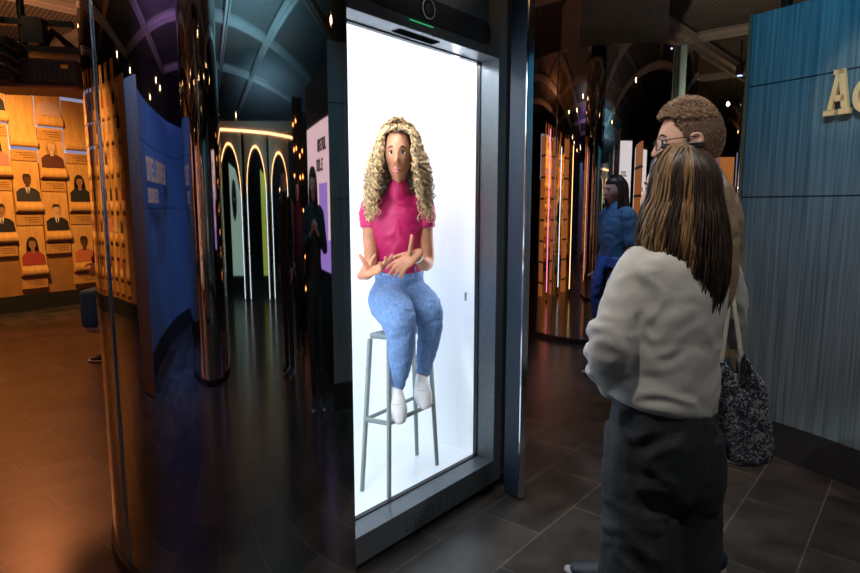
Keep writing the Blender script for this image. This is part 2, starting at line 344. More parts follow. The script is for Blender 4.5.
# gold letters A and c
def letter(which, px0, px1, py0, py1, label):
    c = ring_hit((px0+px1)/2, (py0+py1)/2); n = V((RC.x-c.x, RC.y-c.y, 0)).normalized(); x = V((n.y, -n.x, 0))
    if x.dot(ring_hit(px1, 90)-ring_hit(px0, 90)) < 0: x = -x
    W = (ring_hit(px1, 90)-ring_hit(px0, 90)).length; H = ring_hit((px0+px1)/2, py0).z-ring_hit((px0+px1)/2, py1).z
    g = G(); o = c+n*.012
    def q(u, v): return o+x*((u-.5)*W)+V((0, 0, 1))*((v-.5)*H)
    def poly(p): g.prism([q(*a) for a in p], n*.022)
    if which == 'A':
        poly([(.12, .1), (.30, .1), (.58, 1), (.40, 1)]); poly([(.44, 1), (.66, 1), (.92, .1), (.68, .1)]); poly([(.30, .30), (.75, .30), (.75, .43), (.30, .43)])
        poly([(0, 0), (.42, 0), (.42, .12), (0, .12)]); poly([(.56, 0), (1, 0), (1, .12), (.56, .12)]); poly([(.28, .90), (.66, .90), (.66, 1), (.28, 1)])
    else:
        for i in range(16):
            a0 = math.radians(48+i*17); a1 = math.radians(48+(i+1)*17)
            poly([(.5+.5*math.cos(a0), .5+.5*math.sin(a0)), (.5+.5*math.cos(a1), .5+.5*math.sin(a1)), (.5+.24*math.cos(a1), .5+.32*math.sin(a1)), (.5+.24*math.cos(a0), .5+.32*math.sin(a0))])
        poly([(.68, .62), (.92, .62), (.92, .88), (.68, .9)])
    tag(g.build('sign_letter', gold), label, 'letter', 'gold letters on the teal wall')
letter('A', 829, 855, 70, 115, 'raised gold capital letter A on the teal wall')
letter('c', 857, 880, 79, 112, 'raised gold lower case letter c cut by the picture edge')

bw = [mirror_point(131, 78, 2.3), mirror_point(139, 92, 2.3), mirror_point(147, 103, 2.3), mirror_point(158, 114, 2.3), mirror_point(168, 122, 2.3), mirror_point(180, 128, 2.3)]
bp = [V(p[:2]) for p in catmull([tuple(p[:2]) for p in bw], 6)]
ext = bp[-1]+(bp[-1]-bp[-2]).normalized()*.6; bp.append(ext)
tw = thing('curved_wall', 'curved deep blue wall with gold lettering, reflected in the near mirror', 'wall panel'); tw['kind'] = 'thing'
for z0, z1 in ((.22, 1.39), (1.397, 1.93), (1.937, 2.3)):
    g = G(); wallcurve(g, bp, z0, z1, .12); g.build('panel', blue_mat, tw, smooth=True, auto=40)
g = G(); wallcurve(g, [p for p in bp], .0, .22, .14); g.build('plinth', black_matt, tw, smooth=True, auto=40)
dd = (bp[0]-bp[1]).normalized(); g = G(); nn = V((-dd.y, dd.x)); c = bp[0]+dd*.02+nn*.06
g.obox(V((c.x, c.y, 1.16)), V((dd.x, dd.y, 0)), V((nn.x, nn.y, 0)), V((0, 0, 1)), .03, .5, 2.3); g.build('wood_edge', brown_wood, tw)
def strokes(g, p, x, up, n, W, H, words, m=0):
    """small raised letter shapes: round bowls and stems, too small to read"""
    u = 0
    for ch in words:
        cw = W/len(words); o = p+x*(u*cw)
        if ch != ' ':
            g.obox(o+up*H*.5, x, n, up, cw*.22, .012, H, m)
            if ch in 'ond': g.obox(o+up*H*.9+x*cw*.3, x, n, up, cw*.6, .012, H*.2, m); g.obox(o+up*H*.5+x*cw*.55, x, n, up, cw*.22, .012, H, m)
            if ch in 'oeu': g.obox(o+up*H*.1+x*cw*.3, x, n, up, cw*.6, .012, H*.2, m)
            if ch in 'e': g.obox(o+up*H*.9+x*cw*.3, x, n, up, cw*.6, .012, H*.2, m); g.obox(o+up*H*.5+x*cw*.3, x, n, up, cw*.5, .012, H*.16, m)
        u += 1
a_, b_ = mirror_point(143, 155, 0, 5.3), mirror_point(165, 165, 0, 6.9)
i0, i1 = 8, 20
px_, py_ = V((*bp[i0], 0)), V((*bp[i1], 0)); xx = (py_-px_).normalized(); nn3 = V((xx.y, -xx.x, 0)); nn3 = nn3 if nn3.dot(V((1, 1, 0))) > 0 else -nn3
for z_, H, wd, lab in ((1.62, .2, 'oneuondeo', 'long gold upper word on the blue wall'), (1.44, .12, 'ondeo', 'short gold lower word on the blue wall')):
    g = G(); strokes(g, px_+nn3*.06+V((0, 0, z_)), xx, V((0, 0, 1)), nn3, (py_-px_).length*(1 if len(wd) > 6 else .5), H, wd)
    tag(g.build('wall_lettering', gold), lab+', reflected in the mirror', 'lettering')

# ------------------------------------------------------------------ display case
U = V((math.sin(math.radians(40)), math.cos(math.radians(40)), 0)); NN = V((-U.y, U.x, 0)); UP = V((0, 0, 1)); FR = V((.359, 2.91, 0))
def B(s, n_, z): return FR+U*s+NN*n_+V((0, 0, z))   # s along the front (0 at right edge, negative to the left), n_ into the case
def bb(g, s0, s1, n0, n1, z0, z1, m=0): g.obox(B((s0+s1)/2, (n0+n1)/2, (z0+z1)/2), U, NN, UP, abs(s1-s0), abs(n1-n0), abs(z1-z0), m)
case = thing('display_case', 'tall charcoal framed display case glowing white inside, woman seated in it', 'display case', FR)
def cb(g, name, m, **k): return g.build(name, m, case, base=FR, **k)
SL, SR, ZB, ZT = -1.14, -.066, .145, 2.075
g = G(); bb(g, -1.2, 0, 0, .12, 0.03, ZB); cb(g, 'sill', frame_mat, bevel=.003)
g = G(); bb(g, -1.2, 0, 0, .12, ZT, 2.44); cb(g, 'header', frame_mat, bevel=.003)
g = G(); bb(g, SR, 0, 0, .12, ZB, ZT); cb(g, 'stile', frame_mat)
g = G(); bb(g, -1.2, SL, 0, .12, ZB, ZT); cb(g, 'stile', frame_mat)
g = G(); bb(g, -1.2, 0, 0.0, .12, 2.445, 2.75); cb(g, 'top_panel', frame_mat, bevel=.003)
g = G(); bb(g, -1.2, 0, .12, .86, 0.03, ZB-.03); bb(g, -1.2, 0, .12, .86, ZT+.05, 2.75); bb(g, -1.2, 0, .86, .89, .03, 2.75); bb(g, -1.2, -1.18, .12, .86, .1, 2.2); bb(g, -.02, 0, .12, .86, .1, 2.2); cb(g, 'outer_shell', dark_metal)
g = G(); bb(g, -1.18, -.02, .02, .84, 0, .03); cb(g, 'foot', black)
g = G(); bb(g, SL-.03, SR+.03, .13, .85, ZB-.03, ZB-.002); cb(g, 'case_floor', white_floor)
g = G(); bb(g, SL-.03, SR+.03, .13, .85, ZT+.02, ZT+.05); bb(g, SL-.035, SR+.035, .83, .855, ZB, ZT+.02)
bb(g, SR+.015, SR+.035, .13, .84, ZB, ZT+.02); bb(g, SL-.035, SL-.015, .13, .84, ZB, ZT+.02); cb(g, 'white_lining', white_wall)
g = G(); bb(g, SL, SR, .115, .119, ZB, ZT); cb(g, 'glass_pane', clear)
g = G(); 
for s in (SL, SR): bb(g, s-.006, s+.006, .10, .122, ZB, ZT)
for z in (ZB, ZT): bb(g, SL, SR, .10, .122, z-.005, z+.005)
cb(g, 'black_gasket', black)
# pill-shaped camera plate on the header
pz = 2.165; pl = []
for i in range(13): a = math.radians(-90+i*15); pl.append(B(-.19+.046*math.cos(a), -.001, pz+.046*math.sin(a)))
for i in range(13): a = math.radians(90+i*15); pl.append(B(-.86+.046*math.cos(a), -.001, pz+.046*math.sin(a)))
g = G(); g.prism(pl, -NN*.005); sp_ = cb(g, 'sensor_plate', mat('slate_plate', (.018, .022, .026), .5))
g = G(); q = B(-.585, -.006, pz); g.tube([q, q-NN*.012], [.036, .036], 20, round_=False); ln = g.build('lens', black, sp_, base=FR); 
g = G(); g.tube([q+(U*math.cos(a)+UP*math.sin(a))*.036-NN*.010 for a in [i*math.pi/12 for i in range(25)]], .003, 6); g.build('lens_ring', rail, sp_, base=FR)
g = G(); g.tube([q-NN*.012, q-NN*.016], [.02, .014], 20, round_=False); g.build('lens_glass', mat('lens_glass', (.05, .06, .08), .05), sp_, base=FR)
for s in (-.80, -.75): g = G(); bb(g, s-.008, s+.008, -.008, -.004, pz-.004, pz+.012); g.build('sensor_window', mat('pale_sensor', (.5, .5, .5), .3), sp_, base=FR)
g = G(); bb(g, -.68, -.54, -.002, .002, 2.107, 2.1095); cb(g, 'status_light', mat('green_status', (.0, .5, .2), .5, 0, (.05, .9, .3), .6))
g = G(); bb(g, -.70, -.46, .03, .075, ZT-.003, ZT+.001); cb(g, 'vent_slot', mat('slot_black', (.004, .004, .004), .95, spec=0))
g = G(); bb(g, -.135, -.128, .128, .136, .95, .99); g2 = cb(g, 'sensor_window', stool_mat)
# maker's embossed word on the base
tcu = bpy.data.curves.new('word', 'FONT'); tcu.body = 'PROTO'; tcu.size = .095; tcu.extrude = .0012; tcu.space_character = 1.15
to = bpy.data.objects.new('word', tcu); C.objects.link(to); dgt = bpy.context.evaluated_depsgraph_get(); tme = bpy.data.meshes.new_from_object(to.evaluated_get(dgt))
mt_ = Matrix((U, UP, -NN)).transposed().to_4x4(); mt_.translation = B(-.72, -.0008, .048)-FR; tme.transform(mt_); bpy.data.objects.remove(to)
tme.materials.clear(); tme.materials.append(mottled('charcoal_emboss', (.10, .12, .13), (.12, .14, .15), (60, 60, 60), .5)); ew = bpy.data.objects.new('embossed_word', tme); C.objects.link(ew); ew.parent = case
# fin beside the case
F0, F1 = Z(503, 493, 0), Z(517, 500, 0); fd = (F1-F0).normalized(); fn_ = V((-fd.y, fd.x, 0)); fin = thing('side_fin', 'narrow glossy navy upright fin with chrome edge beside the display case', 'panel', F1); fc = (F0+F1)/2
g = G(); g.obox(fc+fn_*.02+V((0, 0, (CZ)/2)), fd, fn_, UP, (F1-F0).length, .03, CZ-.02); g.build('fin_panel', fin_mat, fin, base=F1)
g = G(); g.obox(F1+fn_*.02+fd*.008+V((0, 0, CZ/2)), fd, fn_, UP, .012, .04, CZ-.02); g.build('chrome_edge', chrome, fin, base=F1, bevel=.003)
g = G(); p_ = P(510, 94, 2.88); g.tube([p_+fn_*-.0, p_-fn_*.02], .004, 8); g.build('screw', black, fin, base=F1)
# lamps of the case (inside it)
area('case_lamp_top', B(-.6, .40, ZT+.0), B(-.6, .45, 0), .9, .35, 3, (.80, .93, 1))
area('case_lamp_header', B(-.6, .15, ZT), B(-.6, .5, 1.0), 1.0, .03, 10, (.93, .96, 1))
area('case_lamp_right', B(SR-.03, .16, 1.2), B(-.75, .45, 1.15), .03, 1.8, 2.5, (.92, .96, 1))
area('case_lamp_left', B(SL+.03, .15, 1.2), B(-.35, .55, 1.15), .03, 1.8, 7, (.92, .96, 1))

# ------------------------------------------------------------------ people
def head_fn(sx=1, sy=1, sz=1, k=1):
    def fn(p):
        X, Y, Zz = p.x, p.y, p.z; fr = Y > 0
        d = max(0, -Zz)/.118
        X *= 1-.27*d**1.3
        if fr: Y *= 1-.06*d
        else: Y *= 1.08; Y *= 1-.42*d
        if fr:
            e = math.exp; ax = abs(X)
            if -.05 < Zz < .016:
                t = (.016-Zz)/.05; pr = min(1, t)**1.2*(1 if Zz > -.036 else max(0, (Zz+.05)/.014)); sg = .0075+.006*min(1, t); Y += .026*pr*e(-(X/sg)**2)
            Y -= .009*e(-((ax-.031)/.015)**2-((Zz-.001)/.011)**2)
            Y += .004*e(-((ax-.03)/.02)**2-((Zz-.021)/.007)**2)
            Y += .009*e(-(X/.022)**2)*(e(-((Zz+.064)/.0050)**2)+e(-((Zz+.076)/.0062)**2))
            Y += .004*e(-((ax-.046)/.016)**2-((Zz+.028)/.016)**2)+.010*e(-(X/.022)**2-((Zz+.100)/.016)**2)
        return V((X*sx, Y*sy, Zz*sz))
    return fn
class Fig:
    def __init__(s, label, base, f, side=None, cat='person'):
        s.base = V(base); s.f = V(f).normalized(); s.s = V(side).normalized() if side else V((s.f.y, -s.f.x, 0)).normalized()  # s.s: person's right
        s.root = thing('person', label, cat, base); s.g = G()
    def head(s, c, f=None, scale=1, sx=1, n=72, h=64, ears=True, tilt=0):
        f = V(f).normalized() if f is not None else s.f; x = V((f.y, -f.x, 0)).normalized(); z = x.cross(f).normalized(); c = V(c)
        s.hc, s.hf, s.hx, s.hz, s.hs, s.hsx = c, f, x, z, scale, sx
        s.g.ell(c, (.076, .094, .118), x, f, z, n, h, 0, head_fn(scale*sx, scale, scale))
        if ears:
            for q in (-1, 1): s.g.ell(s.H(q*.074, -.008, -.012), (.008*scale, .017*scale, .031*scale), x, f, z, 10, 8)
    def H(s, x, y, z): return s.hc+s.hx*(x*s.hs*s.hsx)+s.hf*(y*s.hs)+s.hz*(z*s.hs)
    def hand(s, w, d, n, t, curl=(.3, .3, .3, .3), sc=1, spread=.08, thumb=.7, g=None, sx=1):
        g = g or s.g; w = V(w); d = V(d).normalized(); n = V(n); n = (n-d*n.dot(d)).normalized(); t = V(t); t = (t-d*t.dot(d)-n*t.dot(n)).normalized()
        g.tube([w-d*.02*sc, w+d*.02*sc, w+d*.06*sc, w+d*.088*sc], [(.024*sc, .019*sc), (.034*sc, .017*sc), (.040*sc, .014*sc), (.038*sc, .010*sc)], 14, t)
        for i, (o_, Ln) in enumerate(((.030, .074), (.010, .082), (-.010, .076), (-.029, .060))):
            p = w+d*(.080-.004*abs(i-1))*sc+t*o_*sc; c = 0; pts = [p]
            sp = t*(spread*(1.5-i))
            for j, fr in enumerate((.45, .30, .25)):
                c += curl[i]*(1 if j == 0 else 1.1); dd_ = (d*math.cos(c)+n*math.sin(c)+sp*math.cos(c)).normalized(); p = p+dd_*Ln*fr*sc; pts.append(p)
            g.tube(pts, [.0100*sc, .0096*sc, .0090*sc, .0078*sc], 8, k=2)
        p = w+d*.018*sc+t*.024*sc; a = (d*(1-thumb)+t*thumb+n*.25).normalized(); b_ = (a+d*.45).normalized()
        g.tube([p, p+a*.040*sc, p+a*.040*sc+b_*.028*sc, p+a*.040*sc+b_*.052*sc], [.014*sc, .012*sc, .010*sc, .007*sc], 8, k=2)
    def part(s, g, name, m, **k):
        return g.build(name, m, s.root, base=s.base, **k)
    def face(s, irisd=(0, 0), brow=brow_mat, lips=lip_mat):
        for q in (-1, 1):
            g = G(); g.ell(s.H(q*.031, .0745, .001), (.0160*s.hs*s.hsx, .0065*s.hs, .0068*s.hs), s.hx, s.hf, s.hz, 12, 8); e = s.part(g, 'eye', eye_w, smooth=True)
            g = G(); g.ell(s.H(q*.031+irisd[0], .0795, .001+irisd[1]), (.0064*s.hs, .003*s.hs, .0066*s.hs), s.hx, s.hf, s.hz, 10, 6); g.build('iris', eye_d, e, smooth=True, base=s.base)
            g = G(); g.tube([s.H(q*.014, .088, .017), s.H(q*.031, .0865, .0245), s.H(q*.050, .074, .018)], [.0030*s.hs, .0036*s.hs, .0016*s.hs], 6, k=3); s.part(g, 'eyebrow', brow, smooth=True)
            g = G(); g.tube([s.H(q*.016, .080, .003), s.H(q*.031, .0820, .0085), s.H(q*.049, .073, .002)], .0019*s.hs, 5, k=3); s.part(g, 'eyelash', brow_mat, smooth=True)
        g = G(); g.ell(s.H(0, .0935, -.0640), (.022*s.hs*s.hsx, .009*s.hs, .0060*s.hs), s.hx, s.hf, s.hz, 14, 8); g.ell(s.H(0, .0935, -.0755), (.020*s.hs*s.hsx, .009*s.hs, .0072*s.hs), s.hx, s.hf, s.hz, 14, 8)
        s.part(g, 'lips', lips, smooth=True)

def simple_shoe(f, ank, d, m=shoe_dark, sc=1, solem=sole, g=None):
    """ankle point above the floor, toe direction d"""
    d = V(d).normalized(); x = V((d.y, -d.x, 0)); a = V(ank); z0 = a.z-.085*sc
    def q(y, z): return V((a.x, a.y, z0))+d*y*sc+V((0, 0, z*sc))
    g = G(); g.tube([q(-.055, .05), q(-.01, .055), q(.06, .045), q(.13, .032), q(.175, .026)], [(.032*sc, .040*sc), (.036*sc, .045*sc), (.042*sc, .036*sc), (.045*sc, .026*sc), (.032*sc, .018*sc)], 14, x, k=3)
    g.tube([q(0, .05), q(-.005, .10)], [(.036*sc, .042*sc), (.033*sc, .038*sc)], 12, x)
    sh = f.part(g, 'shoe', m, smooth=True)
    g = G(); g.tube([q(-.075, .012), q(0, .012), q(.08, .012), q(.15, .012), q(.205, .014)], [(.030*sc, .012*sc), (.038*sc, .012*sc), (.046*sc, .012*sc), (.044*sc, .012*sc), (.02*sc, .010*sc)], 14, x, k=3)
    g.build('sole', solem, sh, smooth=True, base=f.base)

def standing(label, base, f, h=1.7, top=None, bottom=None, hairm=None, skin=skin_fair, long_hair=True, arms='down', lod=1, shoe=shoe_dark, face=False, sleeves=True, stride=0):
    """complete clothed standing figure, for people farther away"""
    k = h/1.7; F = Fig(label, base, f); S, f_, b0 = F.s, F.f, V(base); up = V((0, 0, 1))
    def q(x, y, z): return b0+S*(x*k)+f_*(y*k)+up*(z*k)
    F.head(q(0, .03, 1.585), scale=k*.98, n=40, h=36)
    tor = [(0, 0, .86, .155, .115), (0, 0, .98, .145, .105), (0, .01, 1.08, .13, .095), (0, .01, 1.22, .155, .105), (0, 0, 1.34, .165, .095), (0, 0, 1.41, .12, .075), (0, .005, 1.46, .06, .06)]
    def torso(g, gr=0, z0=0, z1=9):
        t = [a for a in tor if z0 <= a[2] <= z1]; g.tube([q(*a[:3]) for a in t], [((a[3]+gr)*k, (a[4]+gr)*k) for a in t], 20, S, k=3)
    def leg(g, sd, gr, z1=.07, flare=0):
        x = sd*.09; st = stride*sd
        g.tube([q(x, 0, .90), q(x, .01+st*.4, .68), q(x*1.02, .015+st*.8, .48), q(x*1.05, st*1.0-.01, .28), q(x*1.05, st*1.15, z1)], [(.085+gr)*k, (.075+gr)*k, (.055+gr+flare*.4)*k, (.052+gr+flare*.8)*k, (.036+gr+flare)*k], 14, S, k=3)
    if arms == 'down': A = lambda sd: [(sd*.175, 0, 1.385), (sd*.215, -.02, 1.13), (sd*.20, .05, .90)]
    elif arms == 'camera': A = lambda sd: [(sd*.175, 0, 1.37), (sd*.25, .05, 1.14), (sd*.10, .16, 1.24)]
    else: A = lambda sd: [(sd*.175, 0, 1.385), (sd*.215, -.02, 1.13), (sd*.07, .17, 1.12)]
    def arm(g, sd, gr, e=1):
        a, b_, c = [q(*p) for p in A(sd)]; c = b_+(c-b_)*e
        g.tube([q(sd*.12, 0, 1.39), a, (a+b_)/2, b_, (b_+c)/2, c], [(.05+gr)*k, (.052+gr)*k, (.043+gr)*k, (.038+gr)*k, (.035+gr)*k, (.026+gr)*k], 12, k=2)
    g = F.g; torso(g); g.tube([q(0, 0, 1.42), q(0, .015, 1.50), q(0, .02, 1.56)], [.058*k, .052*k, .055*k], 14)
    for sd in (-1, 1):
        leg(g, sd, 0); arm(g, sd, 0); a, b_, c = [q(*p) for p in A(sd)]; d = (c-b_).normalized()
        F.hand(c+d*.01, d, -S*sd if arms != 'camera' else up, f_ if arms == 'down' else (-S*sd if arms == 'camera' else up), (.35, .4, .45, .5), k)
    F.part(g, 'body', skin, voxel=.007, sm=3, smooth=True)
    g = G(); torso(g, .012, .9)
    for sd in (-1, 1): arm(g, sd, .012, .92 if sleeves else -.3)
    F.part(g, 'top', top, voxel=.012, sm=3, smooth=True, fold=(.008, (9, 9, 14)))
    g = G(); g.tube([q(0, 0, .84), q(0, 0, .94), q(0, 0, 1.02)], [(.16*k, .12*k), (.158*k, .12*k), (.15*k, .11*k)], 18, S)
    for sd in (-1, 1): leg(g, sd, .016)
    F.part(g, 'trousers', bottom, voxel=.012, sm=3, smooth=True, fold=(.008, (10, 10, 7)))
    for sd in (-1, 1): simple_shoe(F, q(sd*.095, stride*sd*1.15, .085), f_+S*sd*.15, shoe, k)
    if hairm:
        g = G(); hair_cap(F, g, .012)
        if long_hair: long_strands(F, g, 160, .26, seed=3, open_=80)
        F.part(g, 'hair', hairm, smooth=True)
    if face: F.face()
    return F
def hair_cap(F, g, th=.012, n=36, h=20, line=.045, back=-.085):
    def fn(p):
        fr = p.y/.094; lo = line if fr > .35 else (back if fr < -.1 else back+(line-back)*(fr+.1)/.45*.9)
        z = max(p.z, lo); k = 1.0+th/.1*min(1, max(0, (p.z-lo)/.03)) if p.z > lo-.004 else .86
        bk = 1.08 if p.y < 0 else 1
        return V((p.x*k*F.hs*F.hsx*(1-.10*max(0, -z)/.118), p.y*k*bk*F.hs, z*(1+th/.12*min(1, max(0, (p.z-lo)/.03)))*F.hs))
    g.ell(F.hc, (.076, .094, .118), F.hx, F.hf, F.hz, n, h, 0, fn)
def long_strands(F, g, cnt, length, seed=1, rr=.006, open_=55, wave=.004, mi=None, flare=1.12, k=2, nseg=5, endz=None):
    R = random.Random(seed)
    for i in range(cnt):
        a = math.radians(R.uniform(open_, 360-open_)); sd = 1 if a < math.pi else -1
        off = R.uniform(0, .012); pts = []; ph = R.uniform(0, 6.28)
        x0 = sd*R.uniform(.001, .02); y0 = .05-.09*abs(math.cos(a/2))*1.0*R.uniform(.6, 1.4)
        pts.append((x0, y0, .120+off))
        for t in (.45, .85, 1.2):
            ca, sa_ = math.cos(a), math.sin(a); r = math.sin(min(t, 1.45))
            pts.append((x0*(1-r)+sa_*(.080+off)*r, y0*(1-r)+ca*(.100+off)*r, (.124+off)*math.cos(min(t, 1.5))))
        l = length*R.uniform(.82, 1.05)
        if endz: l = endz(a, R)
        for u in (.0, .25, .5, .75, 1):
            w_ = (.080+off)*(1+(flare-1)*math.sin(u*2.4)); pts.append((math.sin(a)*w_+math.sin(ph+u*7)*wave, math.cos(a)*(w_*1.18)+math.cos(ph+u*6)*wave, .0-.01-l*u))
        P3 = [F.H(*p) for p in pts]; r = [rr*.5]+[rr]*(len(pts)-2)+[rr*.25]
        g.tube(P3, r, nseg, k=k, m=(mi(a, R) if mi else 0))

# --- the woman in the display case
def D(px, py, d): return P(px, py, d)
hb = D(399, 335, 2.84); hb.z = .80
W = Fig('woman with blonde curls, magenta top and jeans seated in the white case', (hb.x, hb.y, .80), (-.03, -1, 0), (-1, 0, 0))
SX = .72; HX = .8/SX
hc = D(398.5, 154, 2.74); W.head(hc, (-.02, -1, -.02), 1.09, SX, 110, 96, ears=False)
g = W.g
# torso
tor = [(D(401, 306, 2.90), .112, .11), (D(399, 290, 2.90), .112, .10), (D(399, 272, 2.88), .105, .085), (D(398, 250, 2.86), .098, .08), (D(397.5, 225, 2.84), .118, .095), (D(397.5, 207, 2.84), .122, .080), (D(398, 198, 2.83), .085, .06), (D(398, 190, 2.81), .046, .048)]
def wt(g, i0, i1, gr): g.tube([t[0] for t in tor[i0:i1]], [(t[1]+gr, t[2]+gr) for t in tor[i0:i1]], 24, (1, 0, 0), k=3)
wt(g, 0, 8, 0)
g.tube([D(398, 198, 2.82), D(398.3, 188, 2.79), D(398.5, 176, 2.785)], [(.044, .05), (.035, .042), (.034, .044)], 16, (1, 0, 0))
armL = [(D(384, 203, 2.84), .04), (D(371.5, 208, 2.84), .042), (D(370, 232, 2.83), .036), (D(371, 262, 2.80), .033), (D(367, 272, 2.72), .034), (D(365, 274, 2.64), .023)]
armR = [(D(412, 203, 2.84), .04), (D(423.5, 208, 2.84), .042), (D(425.5, 232, 2.84), .036), (D(427, 260, 2.84), .034), (D(424, 264, 2.78), .031), (D(416.5, 257, 2.72), .021)]
for A in (armL, armR): g.tube([a[0] for a in A], [a[1] for a in A], 14, k=3)
# her right hand (left in view): palm up, thumb out to the left, fingers to the right
W.hand(D(365, 274, 2.625), V((.70, -.25, .28)), V((0, -.5, 1)), V((-.6, .1, .8)), (.05, .22, .35, .45), 1.0, .12, 1.0)
g.tube([D(368, 268, 2.61), D(364, 261.5, 2.60), D(360, 255, 2.60)], [.013, .011, .008], 8, k=2)
# her left hand: index up, others down-left
W.hand(D(415.5, 255, 2.71), V((-.62, -.2, -.42)), V((-.2, .5, -.6)), V((-.5, -.1, .8)), (.15, .25, .3, .35), .95, .10, .5)
g.tube([D(409.5, 253, 2.69), D(410.8, 245, 2.685), D(412, 235.5, 2.68)], [.011, .010, .008], 8, k=2)
# legs
legL = [(D(388, 296, 2.88), (.082, .085)), (D(389, 303, 2.78), (.088, .085)), (D(397, 316, 2.67), (.078, .078)), (D(401, 336, 2.655), (.058, .062)), (D(401, 356, 2.68), (.050, .052)), (D(397.5, 384, 2.70), (.028, .032))]
legR = [(D(412, 296, 2.90), (.080, .082)), (D(418, 301, 2.84), (.080, .082)), (D(427, 311, 2.80), (.070, .070)), (D(430, 327, 2.79), (.050, .056)), (D(427.5, 346, 2.80), (.042, .046)), (D(423, 371, 2.81), (.027, .030))]
def wl_(g, A, gr, a=0, b_=9):
    A = A[a:b_]; g.tube([x[0] for x in A], [(x[1][0]+gr, x[1][1]+gr) for x in A], 18, (1, 0, 0), k=4)
for A in (legL, legR): wl_(g, A, -.006)
for a, t in ((D(397, 386, 2.70), D(396, 398, 2.66)), (D(422.5, 373, 2.81), D(422, 384, 2.77))): g.tube([a, (a+t)/2, t], [.026, .028, .024], 12)
W.part(g, 'body', skin_brown, voxel=.0042, sm=2, smooth=True)
W.face()
# top, with mock neck and short sleeves
g = G(); wt(g, 2, 8, .008)
g.tube([D(398, 197, 2.82), D(398.2, 186.5, 2.785)], [(.050, .054), (.046, .052)], 18, (1, 0, 0))
for A in (armL, armR):
    q0, q1, q2 = A[0][0], A[1][0], A[2][0]; g.tube([q0, q1, q1+(q2-q1)*.8], [.050, .053, .048], 14, k=3, round_=False)
W.part(g, 'top', magenta, voxel=.006, sm=4, smooth=True, fold=(.0045, (16, 16, 22)))
# jeans
g = G(); wt(g, 0, 3, .010)
for A in (legL, legR): wl_(g, A, .006)
jn = W.part(g, 'jeans', denim, voxel=.006, sm=3, smooth=True, fold=(.005, (16, 16, 26)))
g = G(); wb = [D(399, 268.5, 2.88), D(399, 274, 2.885)]; g.tube(wb, [(.118, .099), (.121, .101)], 32, (1, 0, 0), round_=False); g.build('waistband', mottled('denim_waistband', (.16, .30, .60), (.28, .44, .76), (60, 60, 60), .8), jn, base=W.base, smooth=True, auto=40)
for x in (381, 392, 405, 415): g = G(); g.tube([D(x, 267, 2.79 if 385 < x < 410 else 2.81), D(x, 276, 2.785 if 385 < x < 410 else 2.81)], .0035, 6); g.build('belt_loop', denim, jn, base=W.base)
# shoes, toes pointing down towards the viewer
def hang_shoe(a, b_, c, nm):
    g = G(); g.tube([a, (a*2+b_)/3, b_, c], [(.030, .034), (.036, .040), (.042, .032), (.024, .018)], 16, (1, 0, 0), k=4)
    s_ = W.part(g, 'shoe', white_shoe, voxel=.006, sm=2, smooth=True)
    off = V((0, .03, -.018)); g = G(); g.tube([a+off, b_+off, c+off*.6], [(.032, .012), (.044, .012), (.028, .010)], 14, (1, 0, 0), k=4); g.build('sole', mat('white_sole', (.7, .72, .74), .5), s_, base=W.base, smooth=True)
    g = G()
    for t in (.25, .42, .59, .76):
        p = a+(b_-a)*t+V((0, -.037, .008)); g.tube([p+V((-.018, .006, 0)), p, p+V((.018, .006, 0))], .003, 5)
    g.build('laces', mat('lace', (.45, .5, .56), .7), s_, base=W.base)
hang_shoe(D(396, 391, 2.69), D(397.5, 408, 2.63), D(399.5, 421, 2.60), 'l')
hang_shoe(D(421.5, 378, 2.80), D(423, 394, 2.74), D(425.5, 406, 2.71), 'r')
# bracelet
g = G(); c = D(417.5, 257.5, 2.725); ax = (D(416.5, 257, 2.72)-D(424, 264, 2.78)).normalized(); u = ax.cross(V((0, 1, 0))).normalized(); v_ = ax.cross(u)
g.tube([c+(u*math.cos(a)+v_*math.sin(a))*.026 for a in [i*math.pi/8 for i in range(17)]], .0045, 6); W.part(g, 'bracelet', mat('white_bracelet', (.8, .8, .82), .3), smooth=True)
